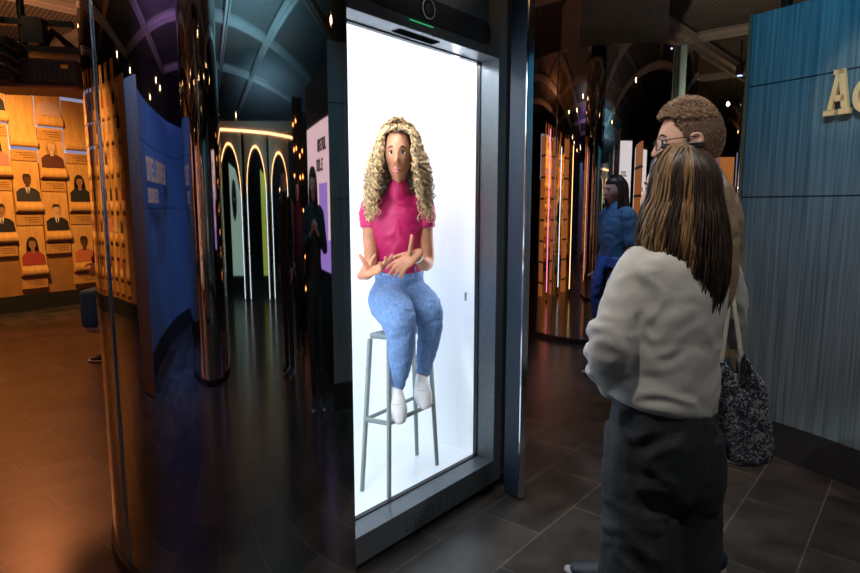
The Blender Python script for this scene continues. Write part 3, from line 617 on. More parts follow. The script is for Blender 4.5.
# curly hair
R = random.Random(5); g = G()
hair_cap(W, g, .012, 40, 24, .080, -.07); W_cap = W.part(g, 'hair_roots', root_mat, smooth=True)
g = G()
for i in range(520):
    a = math.radians(R.uniform(40, 320)); sd = 1 if a < math.pi else -1; off = R.uniform(.004, .034)
    frontal = math.cos(a) > .1
    x0 = sd*R.uniform(.001, .022); y0 = R.uniform(-.06, .075) if not frontal else R.uniform(.03, .08); l = R.uniform(.19, .30) if R.random() < .75 else R.uniform(.10, .2)
    if math.cos(a) < -.2: l *= .9
    key = [(x0, y0, .128+off*.3)]
    if frontal:
        t0 = math.radians(R.uniform(0, 44)); sy_, cz_ = math.sin(t0), math.cos(t0)
        key = [(sd*R.uniform(.002, .010), (.098+off*.25)*sy_, (.124+off*.3)*cz_), (sd*.034, (.098+off*.3)*sy_*.96, (.121+off*.3)*cz_*.97), (sd*(.064+off*.4), .09*sy_*.9, .095*cz_)]
    for t in (() if frontal else (.5, .95, 1.35)):
        r = math.sin(t); key.append((x0*(1-r)+math.sin(a)*(.088+off)*r, y0*(1-r)+math.cos(a)*(.088+off)*r, .128*math.cos(t)+off*.2))
    for u in (.2, .45, .7, 1):
        wd = (.092+off)+.055*u**.8; key.append((math.sin(a)*wd+R.uniform(-.006, .006), math.cos(a)*(.085+off)*(1-.1*u), .02-l*u))
    path = catmull(key, 12); nP = len(path); ph = R.uniform(0, 6.28); fq = R.uniform(.75, 1.0); pts = []; rad = []
    for j, p in enumerate(path):
        u = j/nP; am = .0015+.0085*min(1, u*1.6); th_ = ph+j*fq
        pts.append(W.H(p[0]*HX+math.cos(th_)*am/SX, p[1]+math.sin(th_)*am, p[2]+math.sin(th_*.5)*.003)); rad.append(.0030*(1-.4*u))
    g.tube(pts, rad, 4, round_=False, m=0)
W.part(g, 'curls', curl_mat, smooth=True)

# --- the stool
Af, Bf, Cf, Df = [Z(x, y, ZB+.0) for x, y in ((362, 491), (389, 498), (437, 465), (417, 455))]
At, Bt, Ct, Dt = P(370, 334, 2.76), P(389, 338, 2.72), P(429, 326, 2.92), P(413, 322, 3.0)
for p in (At, Bt, Ct, Dt): p.z = .79
cen = (Af+Bf+Cf+Df)/4; st = thing('bar_stool', 'tall slim grey-green metal bar stool under the seated woman', 'stool', (cen.x, cen.y, ZB))
g = G(); ctr = (At+Bt+Ct+Dt)/4
poly = [ctr+(p-ctr)*1.05 for p in (At, Bt, Ct, Dt)]; g.prism([p+V((0, 0, 0)) for p in poly], (0, 0, .03)); g.build('seat', stool_mat, st, base=cen+V((0, 0, ZB-cen.z)), bevel=.012)
for a, b_ in ((Af, At), (Bf, Bt), (Cf, Ct), (Df, Dt)):
    g = G(); x = V((.6, .8, 0)); g.tube([a, b_], [(.012, .008), (.015, .010)], 8, x, round_=False); g.build('leg', stool_mat, st, base=V((cen.x, cen.y, ZB)), smooth=True, auto=40)
def at_z(a, b_, z): t = (z-a.z)/(b_.z-a.z); return a+(b_-a)*t
zf = .44
g = G(); g.tube([at_z(Af, At, zf), at_z(Bf, Bt, zf), at_z(Cf, Ct, zf), at_z(Df, Dt, zf), at_z(Af, At, zf)], [(.008, .014)]*5, 8, (0, 1, .2)); g.build('footrest', stool_mat, st, base=V((cen.x, cen.y, ZB)))

# --- woman in the oatmeal sweater, from behind
Y1 = 1.85
wb_ = V((P(668, 400, Y1).x, Y1, 0)); Fv = V((-.80, .60, 0)).normalized()
K = Fig('woman in oatmeal sweater with long brown hair seen from behind, tote on her arm', wb_, Fv)
S = K.s   # her right: (.6,.8)
K.head(P(679, 191, Y1+.02), V((-.80, .60, .0)), 1.08, 1, 60, 52)
g = K.g
kt = [(P(664, 430, Y1), .155, .125), (P(664, 400, Y1), .150, .12), (P(668, 350, Y1), .135, .105), (P(672, 310, Y1), .15, .11), (P(676, 275, Y1), .165, .10), (P(679, 258, Y1), .13, .085), (P(680, 246, Y1), .07, .062), (P(678, 232, Y1), .053, .055), (P(677, 212, Y1), .052, .055)]
ks = V((.93, .36, 0)).normalized()
def kto(g, i0, i1, gr): g.tube([t[0] for t in kt[i0:i1]], [(t[1]+gr, t[2]+gr) for t in kt[i0:i1]], 26, ks, k=4)
kto(g, 0, 9, 0)
kaL = [(P(655, 262, Y1), .05), (P(637, 271, Y1-.02), .052), (P(622, 310, Y1-.05), .045), (P(612, 352, Y1-.06), .042), (P(613, 375, Y1+.02), .036), (P(620, 398, Y1+.08), .028)]
kaR = [(P(697, 260, Y1+.04), .05), (P(716, 270, Y1+.08), .052), (P(727, 310, Y1+.12), .044), (P(722, 350, Y1+.20), .038), (P(706, 352, Y1+.32), .034), (P(690, 338, Y1+.38), .026)]
for A in (kaL, kaR): g.tube([a[0] for a in A], [a[1] for a in A], 14, k=3)
K.hand(kaL[-1][0], V((.15, .35, -.9)), V((.9, .1, 0)), V((-.5, .8, 0)), (.3, .35, .4, .45), .95)
K.hand(kaR[-1][0], V((-.5, .3, .4)), V((0, 0, 1)), V((0, -1, 0)), (.6, .7, .7, .7), .95)
klL = [(P(640, 425, Y1), .085), (P(638, 480, Y1+.0), .08), (P(640, 560, Y1), .058), (V((P(643, 560, Y1).x, Y1-.0, .30)), .052), (V((P(645, 560, Y1).x, Y1, .08)), .038)]
klR = [(P(690, 425, Y1+.03), .085), (P(692, 480, Y1+.05), .08), (P(690, 560, Y1+.06), .058), (V((P(690, 560, Y1).x, Y1+.06, .30)), .052), (V((P(690, 560, Y1).x, Y1+.06, .08)), .038)]
for A in (klL, klR): g.tube([a[0] for a in A], [a[1] for a in A], 14, k=3)
K.part(g, 'body', skin_fair, voxel=.006, sm=2, smooth=True); K.face()
# sweater: loose body, dropped shoulders, pushed-up bunched sleeve
g = G()
sw = [(P(662, 404, Y1), .178, .135), (P(664, 392, Y1), .182, .14), (P(666, 350, Y1), .175, .135), (P(671, 310, Y1), .178, .13), (P(676, 275, Y1), .180, .115), (P(679, 257, Y1), .145, .095), (P(680, 246, Y1), .085, .075), (P(680, 240, Y1), .070, .068)]
g.tube([t[0] for t in sw], [(t[1], t[2]) for t in sw], 30, ks, k=4, round_=False)
g.tube([a[0] for a in kaL][:5]+[P(616, 388, Y1+.05)], [.062, .066, .066, .070, .058, .050], 16, k=4, round_=False)
g.tube([a[0] for a in kaR], [.062, .066, .062, .056, .048, .040], 16, k=4, round_=False)
for q, (z, r) in enumerate(((333, .074), (346, .078), (360, .076), (373, .068))):   # bunches round the elbow
    a = P(615-q*1.5+(q > 2)*3, z, Y1-.055+.02*q); g.tube([a+V((.02, .02, -.008)), a, a+V((-.012, -.01, .004))], [r*.80, r*.86, r*.78], 14)
def ring(c, r, tr, tilt, g):
    g.tube([c+V((r*math.cos(a), r*1.0*math.sin(a), tilt*math.cos(a))) for a in [i*math.pi/10 for i in range(21)]], tr, 8, round_=False)
for j, (x, z, r, tl) in enumerate(((615, 322, .060, .012), (613, 334, .062, -.010), (611, 346, .063, .014), (610, 357, .062, -.012), (611, 368, .058, .012), (613, 379, .052, -.008))): ring(P(x, z, Y1-.045+.014*j), r+.010, .0125, tl, g)
K.part(g, 'sweater', sweater, voxel=.008, sm=5, smooth=True, fold=(.006, (6, 6, 12)))
# wide trousers
g = G(); g.tube([P(663, 398, Y1), P(663, 430, Y1), P(663, 470, Y1)], [(.165, .13), (.175, .14), (.17, .13)], 24, ks)
g.tube([P(640, 430, Y1), P(638, 480, Y1), V((P(638, 560, Y1).x, Y1, .42)), V((P(640, 560, Y1).x, Y1, .06))], [(.10, .12), (.105, .12), (.115, .12), (.13, .13)], 20, ks, k=4, round_=False)
g.tube([P(688, 430, Y1+.03), P(689, 480, Y1+.04), V((P(689, 560, Y1).x, Y1+.06, .42)), V((P(690, 560, Y1).x, Y1+.06, .06))], [(.10, .12), (.100, .12), (.105, .12), (.12, .13)], 20, ks, k=4, round_=False)
K.part(g, 'trousers', black_trouser, voxel=.010, sm=4, smooth=True, fold=(.010, (9, 9, 2.2)))
simple_shoe(K, V((klL[-1][0].x, klL[-1][0].y, .085)), Fv, black); simple_shoe(K, V((klR[-1][0].x, klR[-1][0].y, .085)), Fv, black)
g = G(); hair_cap(K, g, .014, 44, 26, .05, -.09)
def kmi(a, R_):
    d_ = math.degrees(a); return 1 if (300 > d_ > 268 and R_.random() < .8) or (238 < d_ < 254 and R_.random() < .8) else 0  # bands of strands coloured lighter to imitate light on the hair
long_strands(K, g, 1500, .30, 11, .0034, 52, .006, kmi, 1.30, 3, 4, endz=lambda a, R_: (.19 if math.degrees(a) > 290 else .22+.09*min(1, abs(290-math.degrees(a))/90))*R_.uniform(.8, 1.10))
K.part(g, 'hair', [dark_hair, lit_hair], smooth=True)

# --- tote bag hanging from her arm
tc_ = P(742, 410, Y1+.03); tb = thing('tote_bag', 'cream tote bag with navy paisley print hanging at the woman\'s side', 'bag', tc_)
tote_mat = mat('paisley_canvas', (.5, .45, .38), .85); N, L, b = nodes(tote_mat)
tcn = N.new('ShaderNodeTexCoord'); vo = N.new('ShaderNodeTexNoise'); vo.inputs['Scale'].default_value = 52; vo.inputs['Detail'].default_value = 3; vo.inputs['Distortion'].default_value = 2.2
cr = N.new('ShaderNodeValToRGB'); cr.color_ramp.interpolation = 'CONSTANT'; cr.color_ramp.elements[0].color = (.025, .035, .07, 1); cr.color_ramp.elements[1].position = .54; cr.color_ramp.elements[1].color = (.50, .46, .39, 1)
e = cr.color_ramp.elements.new(.595); e.color = (.05, .06, .10, 1); e = cr.color_ramp.elements.new(.66); e.color = (.46, .42, .36, 1)
L.new(tcn.outputs['Object'], vo.inputs['Vector']); L.new(vo.outputs[0], cr.inputs[0]); L.new(cr.outputs[0], b.inputs['Base Color'])
ol = [(716, 360), (714, 385), (713, 415), (713, 445), (720, 459), (735, 464), (752, 465), (767, 460), (771, 448), (768, 425), (764, 405), (763, 385), (752, 368), (744, 352), (741, 384), (733, 388), (727, 372), (722, 356)]
olp = [P(x, y, Y1+.03) for x, y in ol]; cc = P(741, 425, Y1+.03); g = G()
vs = []
nL = 5
for k_ in range(nL):
    t = k_/(nL-1)*2-1; s_ = math.sqrt(1-.30*t*t) if abs(t) < 1 else .84
    for p in olp: vs.append(cc+(p-cc)*s_+V((-.1, 1, 0))*(t*.045))
n_ = len(olp); fs = [(k_*n_+i, k_*n_+(i+1) % n_, (k_+1)*n_+(i+1) % n_, (k_+1)*n_+i) for k_ in range(nL-1) for i in range(n_)]+[tuple(reversed(range(n_))), tuple((nL-1)*n_+i for i in range(n_))]
g.add(vs, fs); g.build('bag_body', tote_mat, tb, base=tc_, voxel=.006, sm=5, smooth=True, fold=(.006, (14, 14, 14)))
cream = mat('cream_canvas', (.62, .57, .48), .8)
g = G(); g.tube([P(x, y, Y1-.005) for x, y in ((715, 372), (713, 415), (715, 446), (722, 458), (736, 463), (753, 463), (766, 457), (769, 444), (765, 415), (762, 388))], .0045, 7, k=4); g.build('edge_piping', cream, tb, base=tc_, smooth=True)
g = G(); g.prism([P(x, y, Y1+.035) for x, y in ((729, 374), (735, 392), (744, 394), (753, 380), (750, 366), (743, 350), (738, 356), (739, 374))], (0, .006, 0)); g.build('lining', cream, tb, base=tc_)
for pts in (((721, 362), (725, 335), (729, 300), (729, 268)), ((741, 356), (737, 325), (733, 298), (730, 268))):
    g = G(); g.tube([P(x, y, Y1-.01+.02*i) for i, (x, y) in enumerate(pts)], [(.009, .003)]*4, 8, (1, .2, 0), k=5); g.build('strap', cream, tb, base=tc_, smooth=True)

# --- man behind her
Y2 = 2.12; mb = V((P(695, 400, Y2).x, Y2, 0)); MF = V((-.93, .36, 0)).normalized()
M_ = Fig('man with short light brown hair, glasses and tan shirt standing behind the woman', mb, MF)
M_.head(P(689, 143, Y2), V((-.97, .24, -.02)), 1.10, 1, 90, 80, ears=False)
g = M_.g; ms = V((.36, .93, 0))
for q in (-1, 1):
    a = [M_.H(q*.078, .006, .012), M_.H(q*.086, -.006, .020), M_.H(q*.089, -.020, .012), M_.H(q*.087, -.022, -.010), M_.H(q*.080, -.008, -.032), M_.H(q*.077, .000, -.036)]
    g.tube(a, [.005, .006, .006, .006, .006, .007], 8, k=3); g.ell(M_.H(q*.079, -.008, -.006), (.005, .013, .020), M_.hx, M_.hf, M_.hz, 10, 8)
mt = [(V((mb.x, Y2, .90)), .17, .13), (V((mb.x, Y2, 1.05)), .165, .125), (P(695, 262, Y2), .17, .135), (P(695, 225, Y2), .178, .135), (P(697, 200, Y2), .15, .115), (P(698, 187, Y2), .09, .08), (P(699, 175, Y2), .066, .068), (P(697, 158, Y2), .064, .070)]
def mto(g, i0, i1, gr): g.tube([t[0] for t in mt[i0:i1]], [(t[1]+gr, t[2]+gr) for t in mt[i0:i1]], 24, ms, k=4)
mto(g, 0, 8, 0)
def mq(x, y, z): return V((mb.x, mb.y, 0))+M_.s*x+MF*y+V((0, 0, z))
marms = [[mq(sd*.15, 0, 1.44), mq(sd*.20, 0, 1.41), mq(sd*.235, -.02, 1.13), mq(sd*.22, .10, .92)] for sd in (-1, 1)]
for sd, A in zip((-1, 1), marms):
    g.tube(A, [.055, .056, .044, .030], 12, k=4); M_.hand(A[-1], A[-1]-A[-2], -M_.s*sd, MF, (.3, .35, .4, .45), 1.05)
mlegs = [[mq(-.1, 0, .92), mq(-.1, .14, .50), mq(-.11, .20, .09)], [mq(.1, 0, .92), mq(.1, .0, .5), mq(.1, -.06, .09)]]
for A in mlegs: g.tube(A, [.09, .06, .04], 14, k=4)
M_.part(g, 'body', skin_fair, voxel=.005, sm=2, smooth=True); M_.face()
g = G(); mto(g, 0, 6, .014); g.tube([mt[5][0], mt[5][0]+(mt[6][0]-mt[5][0])*.7], [(.088, .08), (.078, .078)], 18, ms, round_=False)
for A in marms: g.tube(A, [.07, .072, .06, .044], 14, k=4, round_=False)
M_.part(g, 'shirt', tan_shirt, voxel=.009, sm=4, smooth=True, fold=(.009, (8, 8, 10)))
g = G(); g.tube([mq(0, 0, .84), mq(0, 0, .98)], [(.175, .135), (.172, .132)], 20, ms)
for A in mlegs: g.tube(A, [.105, .08, .075], 16, k=4, round_=False)
M_.part(g, 'jeans', denim_dark, voxel=.010, sm=3, smooth=True, fold=(.010, (9, 9, 6)))
for A in mlegs: simple_shoe(M_, A[-1]-V((0, 0, .005)), MF, shoe_dark, 1.1, mat('grey_sole', (.25, .25, .26), .7))
# short hair: cap plus fine tufts
R = random.Random(9); g = G()
def mcap(p):
    fr = p.y/.094; lo = .064 if fr > .55 else (.052-(.55-fr)*.17 if fr > .05 else (-.033-(.05-fr)*.085))
    tt = .001+.007*min(1, max(0, (p.z-.0)/.06))*min(1, max(0, (p.z-lo)/.03)); z = max(p.z, lo); k_ = 1+tt/.1 if p.z > lo-.004 else .86
    return V((p.x*k_*M_.hs*(1-.18*max(0, -z)/.118), p.y*(k_ if p.y < 0 else 1+tt/.1*(p.z > .05))*(1.08 if p.y < 0 else 1)*M_.hs*(1-.25*max(0, -z)/.118 if p.y < 0 else 1), z*(1+.016/.118)*M_.hs))
g.ell(M_.hc, (.076, .094, .118), M_.hx, M_.hf, M_.hz, 64, 44, 0, mcap)
for i in range(7000):
    a = R.uniform(0, 2*math.pi); t = math.acos(R.uniform(-.35, 1)); p = V((.076*math.sin(t)*math.sin(a), .094*math.sin(t)*math.cos(a), .118*math.cos(t)))
    fr = p.y/.094; lo = .066 if fr > .55 else (.052-(.55-fr)*.17 if fr > .05 else (-.033-(.05-fr)*.085))
    if p.z < lo: continue
    q = mcap(p); n1 = V((p.x/.076, p.y/.094, p.z/.118)).normalized(); d_ = (n1*.45+V((R.uniform(-.25, .25), .65*(p.z > .035), -.5*(p.z < .05)+R.uniform(-.1, .2)))).normalized()
    L_ = R.uniform(.014, .028) if p.z > .055 else (R.uniform(.008, .014) if p.z > .04 else R.uniform(.003, .005))
    b0 = M_.hc+M_.hx*q.x+M_.hf*q.y+M_.hz*q.z; dw = M_.hx*d_.x+M_.hf*d_.y+M_.hz*d_.z; nw = M_.hx*n1.x+M_.hf*n1.y+M_.hz*n1.z
    g.tube([b0-nw*.003, b0+dw*L_*.6, b0+dw*L_+nw*-.001], [.0013, .0011, .0003], 3, round_=False, m=1)
M_.part(g, 'hair', [short_hair, short_tuft], smooth=True)
# glasses
gl = G()
for q in (-1, 1):
    ring = [M_.H(q*.034+.024*math.cos(a), .098-.10*abs(.024*math.cos(a)+.0) if 0 else .099-(.012 if q*math.cos(a) > 0 else 0)*abs(math.cos(a)), -.004+.019*math.sin(a)) for a in [i*math.pi/10 for i in range(21)]]
    gl.tube(ring, .0018, 6); gl.tube([M_.H(q*.059, .088, .004), M_.H(q*.080, .05, .008), M_.H(q*.084, -.012, .012)], .0019, 6)
gl.tube([M_.H(-.011, .104, .002), M_.H(0, .108, .004), M_.H(.011, .104, .002)], .0018, 6)
gg = M_.part(gl, 'glasses', mat('black_frame', (.015, .015, .02), .3), smooth=True)
gl = G()
for q in (-1, 1):
    gl.prism([M_.H(q*.034+.023*math.cos(a), .099-(.012 if q*math.cos(a) > 0 else 0)*abs(math.cos(a)), -.004+.018*math.sin(a)) for a in [i*math.pi/10 for i in range(20)]], M_.hf*.001)
gl.build('lenses', clear, gg, base=M_.base)

# --- woman in the blue T-shirt
bl = P(614, 300, 4.9); BL = standing('woman in blue T-shirt in profile with blue jacket tied round her waist', (bl.x, 4.9, 0), (-.97, -.22, 0), 1.645, blue_tee, black_trouser, dark_hair, skin_fair, True, 'down', face=True, sleeves=False)
g = G(); b0 = V((bl.x, 4.9, 0))
g.tube([b0+V((0, 0, 1.0)), b0+V((0, 0, .92))], [(.165, .125), (.172, .135)], 20, BL.s, round_=False)
g.tube([b0+V((.05, -.12, .97)), b0+V((-.02, -.15, .75)), b0+V((-.05, -.13, .50))], [(.07, .03), (.10, .035), (.08, .02)], 12, (1, 0, 0), k=3)
g.tube([b0+V((-.13, -.05, .95)), b0+V((-.17, -.06, .75)), b0+V((-.16, -.05, .52))], [(.04, .03), (.05, .04), (.03, .02)], 12, k=3)
BL.part(g, 'tied_jacket', blue_jacket, voxel=.010, sm=3, smooth=True, fold=(.012, (10, 10, 6)))
# --- others, mostly seen in the mirror
standing('dark clothed person reflected full length in the near mirror beside the pink sign', (-.02, -.42, 0), (-.1, 1, 0), 1.66, black_trouser, black_trouser, dark_hair, skin_fair, True, 'camera')
p = mirror_point(301, 350, 0); standing('person in dark red coat reflected beside the arches', (p.x, p.y, 0), (.3, 1, 0), 1.68, red_coat, black_trouser, dark_hair, skin_fair, True, 'down')
p = mirror_point(290, 372, 0); standing('person in black reflected in front of the arches', (p.x, p.y, 0), (-.5, 1, 0), 1.74, black, black_trouser, short_hair, skin_fair, False, 'down')
lp = P(115, 300, 5.5); standing('person hidden behind the mirrored drum, one dark trainer showing', (lp.x, 5.5, 0), (-1, -.1, 0), 1.75, black_trouser, mat('khaki_trousers', (.3, .24, .17), .8), dark_hair, skin_fair, False, 'down')
# blue padded seat beside them
sp0 = P(97, 310, 5.75); ch = thing('lounge_chair', 'blue padded chair with white shell peeping from behind the mirrored drum', 'chair', (sp0.x, sp0.y, 0))
def lc(x, y, z): return V((sp0.x+x, sp0.y+y, z))
g = G(); g.obox(lc(.05, 0, .46), V((1, 0, 0)), V((0, 1, 0)), V((0, 0, 1)), .16, .5, .36); g.build('back_cushion', mottled('blue_upholstery', (.02, .10, .24), (.03, .13, .30), (60, 60, 60), .8), ch, base=(sp0.x, sp0.y, 0), bevel=.04, smooth=True)
g = G(); g.obox(lc(.09, 0.02, .41), V((1, 0, 0)), V((0, 1, 0)), V((0, 0, 1)), .22, .48, .38); g.build('shell', mat('white_shell', (.55, .5, .45), .5), ch, base=(sp0.x, sp0.y, 0), bevel=.05, smooth=True)
g = G(); g.obox(lc(.40, 0, .38), V((1, 0, 0)), V((0, 1, 0)), V((0, 0, 1)), .45, .46, .1); g.build('seat', MATS['blue_upholstery'], ch, base=(sp0.x, sp0.y, 0), bevel=.04, smooth=True)
for x in (.15, .52):
    for y in (-.18, .18): g = G(); g.tube([lc(x, y, 0), lc(x, y, .36)], .012, 8, round_=False); g.build('leg', black, ch, base=(sp0.x, sp0.y, 0))

# ------------------------------------------------------------------ portrait wall
pk = [(-4.55, 9.6), (-5.05, 8.8), (-5.6, 7.95), (-6.05, 7.2), (-7.0, 5.4), (-7.35, 3.9), (-7.1, 2.6), (-6.8, 1.9)]
pp = [V(p) for p in catmull(pk, 30)]
acc = [0]
for i in range(1, len(pp)): acc.append(acc[-1]+(pp[i]-pp[i-1]).length)
def along(s_):
    for i in range(1, len(pp)):
        if acc[i] >= s_:
            t = (s_-acc[i-1])/(acc[i]-acc[i-1]); p = pp[i-1].lerp(pp[i], t); d = (pp[min(i+2, len(pp)-1)]-pp[max(i-3, 0)]).normalized(); return p, d
    return pp[-1], (pp[-1]-pp[-2]).normalized()
g = G(); wallcurve(g, pp, 0, 2.95, .12); pwm = mat('blue_white_backlit_wall', (.6, .7, 1), .5, 0, (.35, .55, 1), .35)
bk = g.build('curved_wall', mottled('amber_backing', (.32, .15, .045), (.38, .19, .06), (8, 8, 8), .6), smooth=True, auto=40); tag(bk, 'curved amber lit feature wall behind the portrait plaques', 'wall panel'); bk['kind'] = 'thing'
off = [pp[i]+V((-(pp[min(i+1, len(pp)-1)]-pp[max(i-1, 0)]).normalized().y, (pp[min(i+1, len(pp)-1)]-pp[max(i-1, 0)]).normalized().x))*.012 for i in range(len(pp))]
g = G(); wallcurve(g, off[:120], 2.0, 2.93, .008); g.build('backlit_band', pwm, bk)
g = G(); wallcurve(g, off, .0, .22, .006); g.build('kickboard', black_matt, bk)
def side_of(d):   # normal facing into the hall
    n = V((-d.y, d.x, 0)); return n if n.dot(V((1, -.3, 0))) > 0 else -n
SK = {'d': (.10, .04, .02), 'm': (.36, .17, .08), 'l': (.66, .40, .27)}
looks = [('bald man in pale pink shirt', 'l', None, (.62, .42, .40)), ('man in dark suit and white shirt', 'd', (.02, .015, .01), (.03, .03, .04)), ('dark haired woman in black top', 'm', (.02, .015, .01), (.02, .02, .02)),
         ('blonde woman in dark dress', 'l', (.50, .30, .10), (.10, .03, .02)), ('long haired girl in red checked jacket', 'm', (.04, .02, .015), (.35, .05, .04)), ('young man in salmon shirt', 'd', (.02, .012, .01), (.55, .16, .08)),
         ('slim man in black suit and tie', 'l', (.05, .03, .02), (.015, .015, .02)), ('moustached man in black jacket', 'm', (.015, .01, .01), (.012, .012, .015)), ('woman in rose pink blouse', 'm', (.03, .02, .015), (.60, .22, .18))]
long_h = {2, 3, 4, 8}
protos = {}
def flat(name, col): return mat('print_'+name+'_%d_%d_%d' % tuple(int(c*255) for c in col), col, .6)
PW, PH = .325, .67
def plaque(v):
    """portrait plaque in local coordinates: x along, y out of wall, z up from its lower edge"""
    t = thing('portrait_plaque', 'x', 'portrait')
    g = G(); prof = [(.02, PH), (.035, PH-.01), (.04, .4), (.055, .2), (.075, .12), (.095, .07), (.090, .02), (.06, .0), (.035, .01), (.03, .04)]
    pts = catmull(prof, 4); vs = [(x, y, z) for x in (-PW/2, PW/2) for y, z in pts]; n_ = len(pts)
    fs = [(i, i+1, n_+i+1, n_+i) for i in range(n_-1)]+[(n_-1, 0, n_, 2*n_-1), tuple(reversed(range(n_))), tuple(range(n_, 2*n_))]; g.add(vs, fs); g.build('panel', amber, t, smooth=True, auto=50)
    g = G(); g.box((-PW/2, .02, -.18), (PW/2, .045, -.04)); cp = g.build('caption_plate', amber2, t, bevel=.004)
    g = G()
    for i in range(3): g.box((-PW*.38, .0455, -.07-.03*i), (PW*(.3-.12*i), .047, -.078-.03*i))
    g.build('caption_lines', mat('engraved_text', (.20, .09, .025), .7), cp)
    if v is not None:
        nm, sk, hr, cl = looks[v]; g = G(); slope = lambda z: .0605+(.60-z)*0
        def y_at(z):
            return .037+(.60-z)/.4*.019 if z > .2 else .056+(.2-z)/.08*.02
        def pol(p, m, e=0):
            p = [(x*1.14, .15+(z-.15)*1.28) for x, z in p]; g.prism([(x, y_at(z)+.0015+e, z) for x, z in p], (0, .0012, 0), m)
        def el(cx, cz, rx, rz, m, e=0, n=16): pol([(cx+rx*math.cos(2*math.pi*i/n), cz+rz*math.sin(2*math.pi*i/n)) for i in range(n)], m, e)
        ms_ = [flat('skin', SK[sk]), flat('hair', hr or (.3, .2, .1)), flat('cloth', cl), flat('shirt', (.75, .62, .5))]
        if v in long_h: el(0, .36, .062, .085, 1); pol([(-.062, .37), (.062, .37), (.075, .25), (-.075, .25)], 1)
        pol([(-.13, .145), (.13, .145), (.125, .24), (.085, .275), (.03, .29), (-.03, .29), (-.085, .275), (-.125, .24)], 2, .001)
        pol([(-.02, .27), (.02, .27), (.02, .33), (-.02, .33)], 0, .003); el(0, .365, .040, .055, 0, .004)
        if hr and v not in long_h: pol([(-.043, .365), (-.045, .40), (-.03, .43), (.03, .43), (.045, .40), (.043, .365), (.03, .398), (-.03, .398)], 1, .006)
        if hr and v in long_h: pol([(-.043, .35), (-.05, .40), (-.03, .435), (.03, .435), (.05, .40), (.043, .35), (.03, .40), (-.03, .40)], 1, .006)
        if v in (1, 6, 7): pol([(-.028, .288), (.028, .288), (.0, .19)], 3, .004); pol([(-.006, .28), (.006, .28), (.008, .20), (-.008, .20)], 2, .007)
        for q in (-1, 1): el(q*.015, .372, .005, .003, 1, .007, 8)
        pol([(-.012, .338), (.012, .338), (.01, .343), (-.01, .343)], 1 if v == 7 else 2, .007)
        g.build('portrait', ms_, t)
    return t
def parts(o): return [x for x in bpy.data.objects if x.parent == o]
for v in list(range(9))+[None]: protos[v] = plaque(v)
used = set()
pitch = .86; col = 0; s_ = .15
order = {}
s80 = min((abs(430+605*along(i*.01)[0].x/along(i*.01)[0].y-79.5), i*.01) for i in range(1, 250))[1]
CS = .342; k0 = -int((s80-.2)/CS); n_cols = int((acc[-1]-.2-s80)/CS)-k0
# variants seen directly in the left of the picture, by column and row (row 0 = top)
seen = {}
def place(v, p, d, z, label, grp):
    if v not in used: o = protos[v]; used.add(v)
    else: o = copy_tree(protos[v])
    n = side_of(d); o.location = (p.x, p.y, z); o.rotation_euler = (0, 0, math.atan2(n.y, n.x)-math.pi/2)
    o['label'] = label; o['group'] = grp; return o
cols = []
for c_ in range(n_cols):
    p, d = along(s80+CS*(c_+k0)); pxx = 430+605*p.x/p.y if p.y > 1 else -999; cols.append((c_, p, d, pxx))
direct = [c for c in cols if -25 < c[3] < 92]; direct.sort(key=lambda c: c[3])
plan = {}
tables = [[1, 8, 7], [None, 1, 4, None], [0, 3, 6], [None, 2, 5, None], [1, 0, 3]]
names_row = {0: 'top row', 1: 'second row', 2: 'third row', 3: 'bottom row'}
ndir = len(direct)
for i, c in enumerate(direct):
    plan[c[0]] = 3-(c[0]+k0)
for c_, p, d, pxx in cols:
    k = plan.get(c_); par = (c_+k0) % 2
    tops = [2.54, 1.80, .94, .08+.0] if par else [2.20, 1.34, .48]
    for r_, z in enumerate(tops):
        if k is not None and 0 <= k < 5:
            v = tables[k][r_] if r_ < len(tables[k]) else None
            lab = ('plaque with portrait of a %s, %s' % (looks[v][0], names_row[r_])) if v is not None else 'blank curled amber plaque %s, %s' % (('at the picture edge', 'left of the bald man\'s', 'in the bald man\'s column', 'right of the bald man\'s', 'hidden at the drum')[k], names_row[r_])
            grp = 'portrait plaques on the amber wall'
        elif pxx > 92: continue
        else:
            v = (c_*5+r_*2) % 9 if (c_+r_) % 4 else None; lab = 'amber portrait plaque seen only as a reflection in the mirrored drum'; grp = 'reflected portrait plaques'
        if z < .3:
            continue
        
        o = place(v, p, d, z if z < 2.5 else 2.50, lab, grp)
for v in protos:
    if v not in used:
        for ch_ in list(parts(protos[v])):
            for c2 in parts(ch_): bpy.data.objects.remove(c2)
            bpy.data.objects.remove(ch_)
        bpy.data.objects.remove(protos[v])

